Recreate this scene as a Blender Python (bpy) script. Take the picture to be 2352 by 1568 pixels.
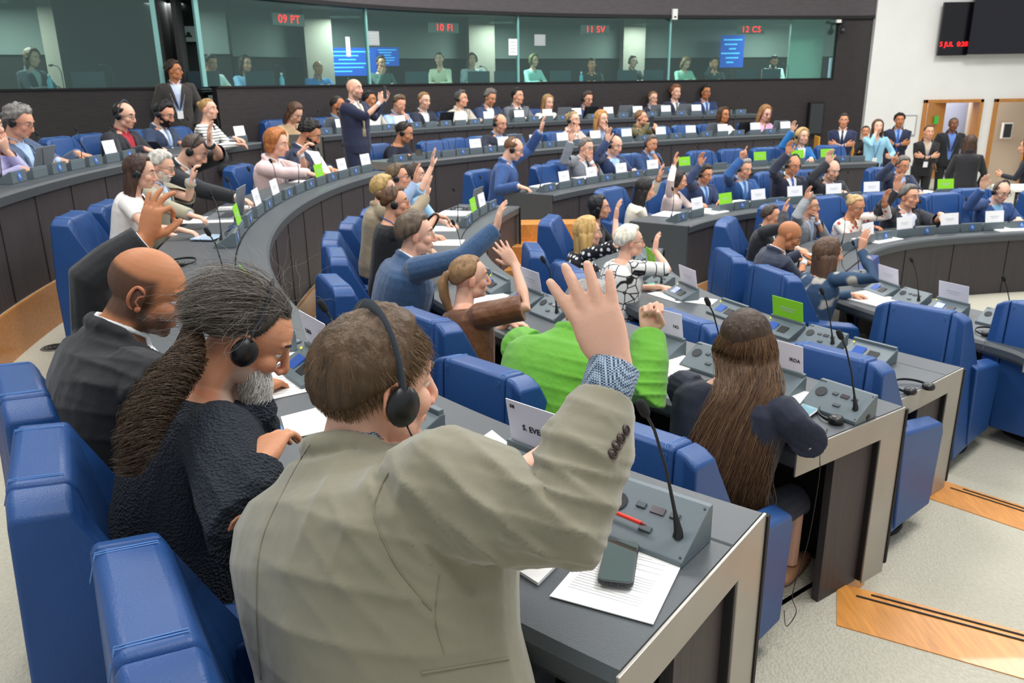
import bpy, math, random
import numpy as np
from mathutils import Vector, Matrix, Euler, Quaternion
random.seed(7); np.random.seed(7)
for o in list(bpy.data.objects): bpy.data.objects.remove(o)
SC = bpy.context.scene; COL = SC.collection
# ---------------------------------------------------------------- camera
CZ = 2.15                       # eye height over the floor in the middle of the chamber
FPX = 1850.0; PITCH = math.atan((784-190)/FPX); ROLL = math.radians(.8)
CP, SP = math.cos(PITCH), math.sin(PITCH)
VF = Vector((0, CP, -SP)); VU0 = Vector((0, SP, CP)); VR0 = Vector((1, 0, 0))
VR = VR0*math.cos(ROLL)-VU0*math.sin(ROLL); VU = VU0*math.cos(ROLL)+VR0*math.sin(ROLL)
cam = bpy.data.objects.new('camera', bpy.data.cameras.new('camera')); COL.objects.link(cam)
cam.location = (0, 0, CZ); cam.rotation_euler = Matrix((VR, VU, -VF)).transposed().to_euler()
cam.data.sensor_width = 36; cam.data.lens = FPX/2352*36; cam.data.clip_start = .05
cam.data.dof.use_dof = True; cam.data.dof.focus_distance = 1.75; cam.data.dof.aperture_fstop = 9.0
SC.camera = cam
# ---------------------------------------------------------------- light
W = bpy.data.worlds.new('world'); SC.world = W; W.use_nodes = True
W.node_tree.nodes['Background'].inputs[0].default_value = (.93, .97, 1, 1)
W.node_tree.nodes['Background'].inputs[1].default_value = .62
def area(name, loc, size, power, col=(1, .985, .96), rot=(0, 0, 0)):
    l = bpy.data.lights.new(name, 'AREA'); l.shape = 'RECTANGLE'; l.size, l.size_y = size; l.energy = power; l.color = col
    o = bpy.data.objects.new(name, l); o.location = loc; o.rotation_euler = rot; COL.objects.link(o); return o
for (x, y, p) in ((-2.4, 3.2, 110), (2.6, 3.0, 170), (-2.4, 8.0, 160), (2.4, 8.0, 200), (6.6, 8.0, 180), (-1.0, 12.4, 170), (3.2, 13.2, 190), (8.0, 13.4, 230), (0.6, .1, 75)):
    area('ceiling_luminaire_light', (x, y, 5.6), (1.6, 1.6), p)
SC.view_settings.view_transform = 'Standard'; SC.view_settings.look = 'None'
SC.view_settings.gamma = 1; SC.view_settings.exposure = 0.0; SC.view_settings.use_curve_mapping = False
# ---------------------------------------------------------------- helpers
def ray(u, v):
    return VF+VR*((u-1176)/FPX)+VU*((784-v)/FPX)
def PZ(u, v, z):
    "point of the sight line at world height z"
    r = ray(u, v); t = (z-CZ)/r.z
    return Vector((r.x*t, r.y*t, z))
def PT(u, v, t):
    r = ray(u, v); return Vector((r.x*t, r.y*t, CZ+r.z*t))
def proj(p):
    q = Vector(p)-Vector((0, 0, CZ)); d = q.dot(VF); return 1176+FPX*q.dot(VR)/d, 784-FPX*q.dot(VU)/d, d
def lin(c):
    if isinstance(c, str):
        c = [int(c[i:i+2], 16)/255 for i in (0, 2, 4)]
    return tuple(x/12.92 if x <= .04045 else ((x+.055)/1.055)**2.4 for x in c[:3])
MATS = {}
def mat(name, col, rough=.6, metal=0, bump=None, var=None, spec=.5, emit=None, vc=None, sheen=0, coat=0, alpha=None, trans=0):
    """bump=(kind,scale,strength[,stretch]), var=(scale,amount[,stretch]); vc = name of a colour attribute times the base"""
    if name in MATS: return MATS[name]
    m = bpy.data.materials.new(name); m.use_nodes = True; nt = m.node_tree; N = nt.nodes; L = nt.links
    b = N['Principled BSDF']; c = lin(col)
    b.inputs['Base Color'].default_value = (*c, 1); b.inputs['Roughness'].default_value = rough
    b.inputs['Metallic'].default_value = metal; b.inputs['Specular IOR Level'].default_value = spec
    if sheen: b.inputs['Sheen Weight'].default_value = sheen
    if coat: b.inputs['Coat Weight'].default_value = coat
    if trans: b.inputs['Transmission Weight'].default_value = trans
    if emit: b.inputs['Emission Color'].default_value = (*c, 1); b.inputs['Emission Strength'].default_value = emit
    if alpha is not None: b.inputs['Alpha'].default_value = alpha
    tc = None
    def coords(st):
        nonlocal tc
        if tc is None: tc = N.new('ShaderNodeTexCoord')
        mp = N.new('ShaderNodeMapping'); mp.inputs['Scale'].default_value = st; L.new(tc.outputs['Object'], mp.inputs['Vector']); return mp.outputs['Vector']
    src = None
    if vc:
        at = N.new('ShaderNodeVertexColor'); at.layer_name = vc; src = at.outputs['Color']
        L.new(src, b.inputs['Base Color'])
    if var:
        n = N.new('ShaderNodeTexNoise'); n.inputs['Scale'].default_value = var[0]; n.inputs['Detail'].default_value = 3
        L.new(coords(var[2] if len(var) > 2 else (1, 1, 1)), n.inputs['Vector'])
        mr = N.new('ShaderNodeMapRange'); mr.inputs['From Min'].default_value = .3; mr.inputs['From Max'].default_value = .7
        mr.inputs['To Min'].default_value = 1-var[1]; mr.inputs['To Max'].default_value = 1+var[1]
        L.new(n.outputs['Fac'], mr.inputs['Value'])
        vm = N.new('ShaderNodeVectorMath'); vm.operation = 'SCALE'; L.new(mr.outputs['Result'], vm.inputs['Scale'])
        if src: L.new(src, vm.inputs[0])
        else: vm.inputs[0].default_value = c
        L.new(vm.outputs['Vector'], b.inputs['Base Color'])
    if bump:
        bs = bump if isinstance(bump, list) else [bump]; prev = None
        for bb in bs:
            cv = coords(bb[3] if len(bb) > 3 else (1, 1, 1))
            if bb[0] == 'noise':
                n = N.new('ShaderNodeTexNoise'); n.inputs['Scale'].default_value = bb[1]; n.inputs['Detail'].default_value = 4; o = n.outputs['Fac']
            elif bb[0] == 'vor':
                n = N.new('ShaderNodeTexVoronoi'); n.inputs['Scale'].default_value = bb[1]; o = n.outputs['Distance']
            elif bb[0] == 'wave':
                n = N.new('ShaderNodeTexWave'); n.inputs['Scale'].default_value = bb[1]; n.inputs['Distortion'].default_value = 1.5; o = n.outputs['Fac']
            L.new(cv, n.inputs['Vector'])
            bp = N.new('ShaderNodeBump'); bp.inputs['Strength'].default_value = bb[2]; bp.inputs['Distance'].default_value = .01 if len(bb) < 5 else bb[4]
            L.new(o, bp.inputs['Height'])
            if prev: L.new(prev, bp.inputs['Normal'])
            prev = bp.outputs['Normal']
        L.new(prev, b.inputs['Normal'])
    MATS[name] = m; return m
class MB:
    "collects shapes into ONE mesh"
    def __init__(s): s.v = []; s.f = []; s.m = []; s.n = 0; s.uv = None
    def add(s, vs, fs, mi=0):
        o = s.n; s.v.append(np.asarray(vs, float).reshape(-1, 3)); s.n += len(s.v[-1])
        s.f += [tuple(i+o for i in f) for f in fs]; s.m += [mi]*len(fs); return s
    def box(s, c, d, R=None, mi=0, top=None):
        "c centre, d full size, R 3x3 matrix; top=(sx,sy) scales the upper face"
        x, y, z = [k/2 for k in d]; t = top or (1, 1)
        p = [(-x, -y, -z), (x, -y, -z), (x, y, -z), (-x, y, -z), (-x*t[0], -y*t[1], z), (x*t[0], -y*t[1], z), (x*t[0], y*t[1], z), (-x*t[0], y*t[1], z)]
        if R is not None: p = [R @ Vector(q) for q in p]
        return s.add([Vector(c)+Vector(q) for q in p], [(0, 3, 2, 1), (4, 5, 6, 7), (0, 1, 5, 4), (1, 2, 6, 5), (2, 3, 7, 6), (3, 0, 4, 7)], mi)
    def loft(s, rings, caps=True, mi=0, closed=True):
        n = len(rings[0]); vs = [p for r in rings for p in r]; fs = []
        for i in range(len(rings)-1):
            for j in range(n if closed else n-1):
                k = (j+1) % n; fs.append((i*n+j, i*n+k, (i+1)*n+k, (i+1)*n+j))
        if caps: fs.append(tuple(range(n))[::-1]); fs.append(tuple((len(rings)-1)*n+j for j in range(n)))
        return s.add([tuple(p) for p in vs], fs, mi)
    def tube(s, pts, r, n=8, mi=0, flat=None, up=None, caps=True, rnd=False):
        "swept tube; r scalar or list; flat=(a,b) scales section; rnd rounds the ends"
        pts = [Vector(p) for p in pts]; k = len(pts); rs = [r]*k if np.isscalar(r) else list(r)
        if rnd:
            a, b = pts[0], pts[-1]; da = (pts[0]-pts[1]).normalized(); db = (pts[-1]-pts[-2]).normalized()
            r0, r1 = rs[0], rs[-1]
            pts = [a+da*r0*.95, a+da*r0*.7]+pts+[b+db*r1*.7, b+db*r1*.95]; rs = [r0*.3, r0*.72]+rs+[r1*.72, r1*.3]; k += 4
        X = None; rings = []
        for i, p in enumerate(pts):
            t = (pts[min(i+1, k-1)]-pts[max(i-1, 0)])
            if t.length < 1e-9: t = Vector((0, 0, 1))
            t.normalize()
            if X is None:
                u = Vector(up) if up is not None else (Vector((0, 0, 1)) if abs(t.z) < .9 else Vector((1, 0, 0)))
                X = u-t*u.dot(t); X.normalize()
            else:
                X = X-t*X.dot(t)
                if X.length < 1e-6: X = t.orthogonal()
                X.normalize()
            Y = t.cross(X); fa, fb = flat or (1, 1)
            rings.append([p+X*math.cos(2*math.pi*j/n)*rs[i]*fa+Y*math.sin(2*math.pi*j/n)*rs[i]*fb for j in range(n)])
        return s.loft(rings, caps, mi)
    def ball(s, c, r, R=None, nu=14, nv=9, mi=0):
        if np.isscalar(r): r = (r, r, r)
        rings = []
        for i in range(1, nv):
            th = math.pi*i/nv; z = -math.cos(th); q = math.sin(th)
            rg = [Vector((q*math.cos(2*math.pi*j/nu)*r[0], q*math.sin(2*math.pi*j/nu)*r[1], z*r[2])) for j in range(nu)]
            rings.append(rg)
        vs = [Vector((0, 0, -r[2]))]+[p for g in rings for p in g]+[Vector((0, 0, r[2]))]
        if R is not None: vs = [R @ p for p in vs]
        vs = [Vector(c)+p for p in vs]; fs = []
        for j in range(nu): fs.append((0, 1+(j+1) % nu, 1+j))
        for i in range(nv-2):
            for j in range(nu):
                k = (j+1) % nu; fs.append((1+i*nu+j, 1+i*nu+k, 1+(i+1)*nu+k, 1+(i+1)*nu+j))
        l = len(vs)-1; b0 = 1+(nv-2)*nu
        for j in range(nu): fs.append((l, b0+j, b0+(j+1) % nu))
        return s.add(vs, fs, mi)
    def disc(s, c, r, h, ax=(0, 0, 1), n=20, mi=0):
        a = Vector(ax).normalized(); return s.tube([Vector(c)-a*h/2, Vector(c)+a*h/2], r, n, mi)
    def prism(s, poly, a, b, mi=0):
        "poly: list of 3D points (planar); extruded by vector from offset a to offset b"
        a, b = Vector(a), Vector(b); return s.loft([[Vector(p)+a for p in poly], [Vector(p)+b for p in poly]], True, mi)
    def mesh(s, name='m'):
        me = bpy.data.meshes.new(name); V = np.concatenate(s.v) if s.v else np.zeros((0, 3))
        me.from_pydata(V.tolist(), [], s.f); return me
    def build(s, name, mats, parent=None, smooth=True, bevel=None, label=None, sharp=None, local=None):
        me = s.mesh(name); mats = mats if isinstance(mats, (list, tuple)) else [mats]
        for m in mats: me.materials.append(m)
        if len(mats) > 1: me.polygons.foreach_set('material_index', s.m)
        if local is not None: me.transform(local.inverted())
        fixn(me)
        if smooth:
            me.polygons.foreach_set('use_smooth', [True]*len(me.polygons))
            if sharp: me.set_sharp_from_angle(angle=math.radians(sharp))
        return link(name, me, parent, bevel, label)
import bmesh
def fixn(me):
    bm = bmesh.new(); bm.from_mesh(me); bmesh.ops.recalc_face_normals(bm, faces=bm.faces); bm.to_mesh(me); bm.free()
def link(name, me, parent=None, bevel=None, label=None):
    o = bpy.data.objects.new(name, me); COL.objects.link(o)
    if parent is not None: o.parent = parent
    if bevel:
        b = o.modifiers.new('b', 'BEVEL'); b.width = bevel if np.isscalar(bevel) else bevel[0]; b.segments = 2 if np.isscalar(bevel) else bevel[1]; b.limit_method = 'ANGLE'; b.angle_limit = math.radians(35); b.harden_normals = False
    if label: o['label'] = label
    return o
def root(name, loc=(0, 0, 0), rz=0, label=None, cat=None, group=None, R=None):
    o = bpy.data.objects.new(name, None); COL.objects.link(o); o.location = loc; o.empty_display_size = .1
    if R is not None: o.rotation_euler = R.to_euler()
    else: o.rotation_euler = (0, 0, rz)
    return tag(o, label, cat, group)
def tag(o, label=None, cat=None, group=None, kind=None):
    if label: o['label'] = label
    if cat: o['category'] = cat
    if group: o['group'] = group
    if kind: o['kind'] = kind
    return o
def struct(o): o['kind'] = 'structure'; return o
def copy_tree(o, parent=None):
    c = o.copy(); COL.objects.link(c); c.parent = parent
    for ch in o.children: copy_tree(ch, c)
    return c
def Rz(a): return Matrix.Rotation(a, 3, 'Z')
# ---------------------------------------------------------------- rows of the chamber: heights of desk tops and floors
HT = {k: CZ+v for k, v in dict(A=-.66, B=-.93, C=-1.20, D=-1.38, E=-1.52).items()}
HF = {k: CZ+v for k, v in dict(A=-1.39, B=-1.70, C=-1.93, D=-2.05, E=-2.15).items()}
class Path:
    def __init__(s, pts, deg=4, step=.06, n=None):
        p = np.array([(q[0], q[1]) for q in pts], float)
        t = np.r_[0, np.cumsum(np.hypot(*np.diff(p, axis=0).T))]; T = t[-1]
        cx = np.polyfit(t/T, p[:, 0], deg); cy = np.polyfit(t/T, p[:, 1], deg)
        n = max(8, int(T/step)); q = np.linspace(0, 1, n*4)
        s.set(np.c_[np.polyval(cx, q), np.polyval(cy, q)], step)
    def set(s, P, step=.06):
        d = np.r_[0, np.cumsum(np.hypot(*np.diff(P, axis=0).T))]; n = max(4, int(d[-1]/step)+1)
        q = np.linspace(0, d[-1], n); s.L = d[-1]
        s.P = np.c_[np.interp(q, d, P[:, 0]), np.interp(q, d, P[:, 1])]; s.S = q
        g = np.gradient(s.P, axis=0); g /= np.linalg.norm(g, axis=1)[:, None]; s.T = g
        s.N = np.c_[-g[:, 1], g[:, 0]]     # outward (away from the middle): paths run from near end, clockwise seen from above
        return s
    def at(s, q):
        i = [np.interp(q, s.S, s.P[:, k]) for k in (0, 1)]; nn = [np.interp(q, s.S, s.N[:, k]) for k in (0, 1)]
        return Vector((*i, 0)), Vector((*nn, 0)).normalized()
    def near(s, p):
        d = np.hypot(s.P[:, 0]-p[0], s.P[:, 1]-p[1]); i = int(d.argmin())
        return s.S[i], Vector((*s.P[i], 0)), Vector((*s.N[i], 0)), d[i]
    def off(s, n):
        return s.P+s.N*n
def pth(pts, row, deg=4): return Path([PZ(u, v, HT[row]) for u, v in pts], deg)
ROW = {
 'A1': pth([(-420, 640), (-200, 520), (0, 442), (102, 418), (204, 391), (289, 376), (483, 340), (599, 326)], 'A', 3),
 'A2': pth([(729, 311), (863, 303), (1040, 291), (1210, 279), (1380, 272), (1500, 269), (1643, 264), (1744, 261)], 'A', 2),
 'B1': pth([(1733, 1184), (1176, 987), (722, 746), (658, 691), (610, 626), (595, 589), (600, 558), (631, 518), (678, 477), (746, 436), (814, 409), (890, 393)], 'B', 4),
 'B2': pth([(914, 374), (1040, 362), (1108, 357), (1210, 345), (1295, 337), (1500, 323), (1643, 315), (1805, 307), (1857, 305)], 'B', 2),
 'C1': pth([(2064, 937), (1850, 865), (1275, 689), (1176, 638), (1125, 594), (1098, 553), (1186, 473)], 'C', 4),
 'C2': pth([(1265, 446), (1312, 439), (1380, 424), (1448, 412), (1521, 403), (1643, 393), (1764, 383), (1886, 377), (2009, 372)], 'C', 2),
 'D1': pth([(2202, 846), (1925, 770), (1645, 685), (1587, 656), (1522, 598), (1512, 570)], 'D', 3),
 'D2': pth([(1574, 517), (1643, 502), (1724, 484), (1805, 474), (1926, 466), (2007, 461), (2129, 456), (2214, 452)], 'D', 3),
 'E1': pth([(2600, 810), (2352, 737), (2217, 708), (2127, 685), (2050, 655), (1990, 625), (1975, 600), (1999, 579), (2048, 559), (2129, 549), (2210, 541), (2352, 533), (2600, 528)], 'E', 6),
}
# ---------------------------------------------------------------- materials of the room
m_dark = mat('dark_panel', '3b3537', .55, bump=('noise', 60, .25, (1, 1, .08)), var=(30, .12, (1, 1, .05)))
m_wall = mat('dark_wall', '2a2425', .6, bump=('noise', 40, .2, (.2, .2, 1)), var=(24, .15, (.3, .3, 1)))
m_wall_lit = mat('dark_wall_lit', '4a4446', .6, var=(24, .1, (.3, .3, 1)))  # same dark wall, lighter: light from above put into the colour
m_black = mat('black_matte', '0d0d0f', .7)
m_top = mat('desk_top', '474d51', .42, bump=('noise', 350, .12), var=(3, .04))
m_edge = mat('desk_edge', '474c50', .45, bump=('noise', 350, .1))
m_steel = mat('brushed_steel', 'a39f98', .38, .55, var=(4, .08))
m_plinth = mat('plinth', '1c1a1a', .6)
m_carpet = mat('carpet', 'c3bfae', .95, bump=[('vor', 90, .5), ('noise', 300, .4)], var=(60, .06))
m_lobby = mat('lobby_floor', 'c9c7bb', .6)
m_white = mat('white_plaster', 'e9e9e4', .8, var=(2, .02))
m_gap = mat('groove', '141213', .8)
def wood(name, col, sx=(1, 8, 8)):
    return mat(name, col, .33, var=(6, .16, sx), bump=('noise', 10, .08, sx), coat=.2)
m_wood = wood('orange_wood', 'c47f3b'); m_wood2 = wood('step_wood', 'd38f45', (8, 1, 8)); m_door = wood('door_wood', 'b97b35', (8, 8, 1))
def ribbon(M, P, N, n0, n1, z0, z1, mi=0, i0=0, i1=None, arr0=None):
    "box section swept along a path: offsets n0..n1, heights z0..z1"
    P = P[i0:i1]; N = N[i0:i1]
    a = P+N*n0 if arr0 is None else arr0; b = P+N*n1
    R = [[(a[i][0], a[i][1], z0), (b[i][0], b[i][1], z0), (b[i][0], b[i][1], z1), (a[i][0], a[i][1], z1)] for i in range(len(P))]
    M.loft(R, True, mi)
# floors -----------------------------------------------------------
def ext(path, a, b):
    "prolong a path straight at both ends"
    P = path.P; p = P
    if a: p = np.r_[[P[0]-path.T[0]*a], p]
    if b: p = np.r_[p, [P[-1]+path.T[-1]*b]]
    q = Path.__new__(Path); return q.set(p, .12)
def joined(k):
    p = np.r_[ROW[k+'1'].P, ROW[k+'2'].P]; q = Path.__new__(Path); q.set(p, .12)
    n = 7; ker = np.ones(n)/n
    P = q.P.copy()
    for j in (0, 1):
        e = np.r_[[P[0, j]]*3, P[:, j], [P[-1, j]]*3]; q.P[:, j] = np.convolve(e, ker, 'valid')
    return q.set(q.P, .12)
TIER = {k: joined(k) for k in 'ABCD'}
lo = -.30
M = MB(); M.box((2, 8, lo-.1), (36, 40, .2)); struct(M.build('floor', m_lobby, smooth=False))
M = MB(); c = np.array([5.6, 6.4])
poly = [(2.2, .2), (10, .2), (10, 18.2), (6.2, 17.6), (2.2, 9.6), (1.0, 6.5), (1.2, 4.2)]
M.prism([(x, y, 0) for x, y in poly], (0, 0, -.3), (0, 0, 0)); struct(M.build('floor', m_carpet, smooth=False))
for k, wout in (('D', 2.6), ('C', 2.6), ('B', 2.6), ('A', 3.2)):
    t = TIER[k]; z = HF[k]; M = MB()
    ribbon(M, t.P, t.N, -.01, wout, lo, z)
    struct(M.build('floor', m_carpet, smooth=False))
    # in the side aisle the platform stops behind the desk end
    p0 = t.P[0]; T0 = t.T[0]; N0 = t.N[0]; E = 3.2 if k != 'A' else .3
    n0, n1, an = {'C': (.20, .47, 24), 'D': (-.09, .15, 6)}.get(k, (.2, .47, 20)); an = math.radians(an)
    q = lambda s, n: Vector((p0[0]-T0[0]*s+N0[0]*n, p0[1]-T0[1]*s+N0[1]*n, 0)); D = Vector((-T0[0], -T0[1], 0))*math.cos(an)-Vector((N0[0], N0[1], 0))*math.sin(an); Q = Vector((D.y, -D.x, 0)); Q = Q if Q.dot(Vector((N0[0], N0[1], 0))) > 0 else -Q
    S0, wn = q(.05, n0), n1-n0; at = lambda d, w: S0+D*d+Q*w
    M = MB(); M.prism([q(-.02, n0), S0, at(E, 0), at(E, wout), q(-.02, wout)], (0, 0, lo), (0, 0, z))
    struct(M.build('floor', m_carpet, smooth=False))
    # wooden riser below the desk fronts
    M = MB(); ribbon(M, t.P, t.N, -.035, -.012, HF[chr(ord(k)+1)]-.02, z+.005)
    tag(struct(M.build('trim_1', m_wood, smooth=True, sharp=40)))
    if k in 'CDB':
        # wooden nosing with two dark grip strips
        M = MB(); M.prism([at(0, -.01), at(E, -.01), at(E, wn), at(.04, wn)], (0, 0, z-.17), (0, 0, z+.004))
        o = struct(M.build('floor', m_wood2, smooth=False))
        for i_, n in enumerate((.012, .045)): M = MB(); M.prism([at(.13-.05*i_, n), at(E, n), at(E, n+.009), at(.13-.05*i_, n+.009)], (0, 0, z+.003), (0, 0, z+.007)); struct(M.build('trim_2', m_gap, smooth=False))
        M = MB(); M.prism([q(.0, -.06), q(.03, -.06), q(.055, n0+.02), q(.025, n0+.02)], (0, 0, lo), (0, 0, z+.006))
        struct(M.build('trim_3', m_wood2, smooth=False))
# wooden steps seen between the desk blocks of two rows
def steps(u, v, k, ang, label):
    p = PZ(u, v, HF[k]); r = root('wooden_steps', p, ang, label, 'steps')
    for i in range(3):
        M = MB(); M.box((0, -.15+.28*i, .09*(i+1)-.01), (1.0, .3, .18*(i+1)-.02)); M.build('step', m_wood2, r, smooth=False, bevel=.004)
steps(1226, 640, 'C', math.radians(0), 'small orange wooden steps in the aisle at the end of the grey desk block')
# desks ------------------------------------------------------------
def desk(key, label, end0=True, end1=True, cut=(0, 0)):
    p = ROW[key]; k = key[0]; z = HT[k]; f = HF[k]; P, N = p.P, p.N; r = root('curved_desk', (P[len(P)//2][0], P[len(P)//2][1], f), 0, label, 'desk')
    loc = Matrix.Translation(r.location)
    D = .62; th = .075
    # top with rounded rear edge
    sec = [(.155, z-th), (D-.0, z-th), (D+.012, z-th+.02), (D+.012, z-.018), (D-.004, z), (.155, z)]
    def sweep(M, sec): M.loft([[(P[i][0]+N[i][0]*n, P[i][1]+N[i][1]*n, zz) for n, zz in sec] for i in range(len(P))], True)
    M = MB(); sweep(M, sec); M.build('worktop', m_top, r, True, sharp=30, local=loc)
    sec = [(-.03, z-th), (.146, z-th), (.149, z-.004), (.143, z), (-.02, z), (-.034, z-.016)]
    M = MB(); sweep(M, sec); M.build('front_ledge', m_edge, r, True, sharp=30, local=loc)
    M = MB(); ribbon(M, P, N, .0, .03, f+.0, z-th-.005); q = .62; n = max(1, int(round(p.L/q)))
    for i in range(1, n):
        a, nn = p.at(p.L*i/n); M.box(a-nn*.0015+Vector((0, 0, (f+z-th)/2)), (.006, .006, z-th-f-.012), Matrix(((nn.y, nn.x, 0), (-nn.x, nn.y, 0), (0, 0, 1))), 1)
    M.build('front_panel', [m_dark, m_gap], r, True, sharp=30, local=loc)
    M = MB(); ribbon(M, P, N, .08, .12, f+.01, z-th-.002); M.build('rear_panel', m_black, r, False, local=loc)
    for e, s in ((end0, 0), (end1, -1)):
        if not e: continue
        T = p.T[s]*(-1 if s == 0 else 1); a = np.array([*P[s]]); nn = N[s]
        def w(n, t, zz): return (a[0]+nn[0]*n+T[0]*t, a[1]+nn[1]*n+T[1]*t, zz)
        if e == 'solid':
            M = MB(); M.prism([w(-.02, 0, f), w(D, 0, f), w(D, 0, z), w(-.02, 0, z)], (0, 0, 0), (T[0]*.03, T[1]*.03, 0)); M.build('end_panel', m_edge, r, False, bevel=.004, local=loc)
            continue
        M = MB()
        M.prism([w(-.03, 0, z-.003), w(D+.01, 0, z-.003), w(D+.01, 0, z-.10), w(.115, 0, z-.10), w(.115, 0, f), w(-.03, 0, f)], (0, 0, 0), (T[0]*.008, T[1]*.008, 0))
        M.build('end_frame', m_steel, r, False, bevel=.002, local=loc)
        M = MB(); M.prism([w(-.034, 0, z-.02), w(.03, 0, z-.02), w(.03, 0, f+.02), w(-.034, 0, f+.02)], (T[0]*.009, T[1]*.009, 0), (T[0]*.012, T[1]*.012, 0)) if False else M.prism([w(-.045, .012, z-.012), w(-.03, .012, z-.012), w(-.03, .012, f+.04), w(-.045, .012, f+.04)], (-T[0]*.02, -T[1]*.02, 0), (0, 0, 0))
        M.build('edge_strip', m_gap, r, False, local=loc)
        M = MB()
        for t0 in (-.05,): M.prism([w(.115, t0, f), w(.36, t0, f), w(.36, t0, z-.08), w(.115, t0, z-.08)], (0, 0, 0), (T[0]*.03, T[1]*.03, 0))
        M.build('leg_panel', m_dark, r, False, local=loc)
    return r
desk('A1', 'curved dark desk of the top row on the left under the grey haired man typing')
desk('A2', 'long curved dark desk of the topmost row below the interpreter windows', True, True)
desk('B1', 'long curved desk in the foreground where the man in the beige jacket sits')
desk('B2', 'curved desk with the woman in the dark hoody at its left end')
desk('C1', 'curved desk in front of the long haired woman and the man in the green jacket')
desk('C2', 'curved desk where the man in the blue suit raises his arm at its left end', 'solid')
desk('D1', 'curved desk with empty armchairs between the long haired woman and the denim jacket')
desk('D2', 'curved desk with the dark haired woman in a cream blouse at its left end', 'solid', 'solid')
desk('E1', 'innermost desk bending round the open floor at the right of the picture')
# the wall with the interpreter booths --------------------------------
ZS, ZH, ZTOP = CZ-.015, CZ+1.19, 6.2
def PY(u, y, v=190): r = ray(u, v); return (r.x/r.y*y, y)
WPT = [(-10.6, 7.2), (-8.6, 9.2), PY(0, 10.7), PY(365, 11.35), PY(480, 11.6), PY(860, 14.2), PY(1200, 16.1), PY(1540, 17.3), PY(1910, 18.1), PY(1992, 18.12)]
def smoothpts(pts, n=6):
    out = []; q = [pts[0]]+list(pts)+[pts[-1]]
    for i in range(1, len(q)-2):
        p0, p1, p2, p3 = [np.array(k) for k in q[i-1:i+3]]
        for j in range(n):
            t = j/n; out.append(.5*((2*p1)+(-p0+p2)*t+(2*p0-5*p1+4*p2-p3)*t*t+(-p0+3*p1-3*p2+p3)*t**3))
    out.append(np.array(pts[-1])); return np.array(out)
WS = smoothpts(WPT); wp = Path.__new__(Path); wp.set(WS, .15)
def wx(u):
    "arc position on the wall seen at pixel column u (at the sill)"
    best = min(range(len(wp.P)), key=lambda i: abs(proj((wp.P[i][0], wp.P[i][1], ZS))[0]-u) if wp.P[i][1] > 5 else 1e9); return best
def wseg(name, i0, i1, n0, n1, z0, z1, m, lab=None):
    M = MB(); ribbon(M, wp.P, wp.N, n0, n1, z0, z1, 0, i0, i1+1); o = struct(M.build(name, m, smooth=True, sharp=40)); return o
iD0, iD1, iE = wx(367), wx(500), wx(1908)
wseg('wall_back', 0, iD0, .0, .12, lo, ZS, m_wall); wseg('wall_back', iD1, len(wp.P)-1, .0, .12, lo, ZS, m_wall)
wseg('trim_4', 0, iD0, -.03, .16, ZS, ZS+.025, m_black); wseg('trim_4', iD1, iE, -.03, .16, ZS, ZS+.025, m_black)
wseg('wall_back', 0, len(wp.P)-1, -.06, .12, ZH, ZTOP, m_wall_lit)
wseg('trim_5', 0, len(wp.P)-1, -.075, -.055, ZH-.01, ZH+.05, m_black)
wseg('wall_back', iE, len(wp.P)-1, .0, .12, ZS, ZH, m_wall)
# booth interiors
def PB(u, v, perp):
    "point of the sight line lying perp metres behind the booth glass"
    t = 9.0
    while t < 26:
        p = PT(u, v, t); d = wp.P-np.array((p.x, p.y)); i = int((d*d).sum(1).argmin())
        if -(d[i]*wp.N[i]).sum() >= perp: return p
        t += .05
    return p
m_bback = mat('booth_back', '14110f', .85); m_bup = mat('booth_upper_wall', '7d837f', .8); m_bcol = mat('booth_column', '968b80', .8)
wseg('wall_back', 0, len(wp.P)-1, 2.4, 2.5, lo, CZ+.5, m_bback)
wseg('wall_back', 0, len(wp.P)-1, 2.35, 2.5, CZ+.5, 3.7, m_bup)
wseg('ceiling', 0, len(wp.P)-1, .12, 2.5, 3.45, 3.5, m_bup)
wseg('floor', 0, len(wp.P)-1, .12, 2.5, 1.2, 1.25, m_bback)
# counter of the booths
M = MB(); ribbon(M, wp.P, wp.N, .13, .75, ZS-.10, ZS-.05, 0, iD1+2, iE-1); tag(M.build('booth_counter', mat('counter', '3c4a48', .4), smooth=False), 'long narrow counter inside the interpreter booths behind the glass', 'counter')
M = MB(); ribbon(M, wp.P, wp.N, .13, .75, ZS-.10, ZS-.05, 0, 0, iD0-1); tag(M.build('booth_counter', mat('counter', '3c4a48', .4), smooth=False), 'booth counter behind the glass pane at the far left', 'counter')
for u, w_ in ((172, .6), (735, .5), (1105, .55), (1450, .5)):
    a = PB(u, 190, 2.0); i = wx(u); th = math.atan2(wp.T[i][1], wp.T[i][0])
    M = MB(); M.box((a[0], a[1], 2.35), (w_, .3, 2.2), Rz(th*.5)); struct(M.build('trim_6', m_bcol, smooth=False))
# partition at the right end of the last booth, mint coloured
i = iE-2; a = wp.P[i]+wp.N[i]*.75; b = wp.P[i-4]+wp.N[i-4]*1.1
M = MB(); M.box((a[0]+.02, a[1], 2.35), (.78, .08, 2.2), Rz(math.radians(8))); struct(M.build('wall_booth', mat('booth_light_wall', 'a9cfc0', .7), smooth=False))
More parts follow.
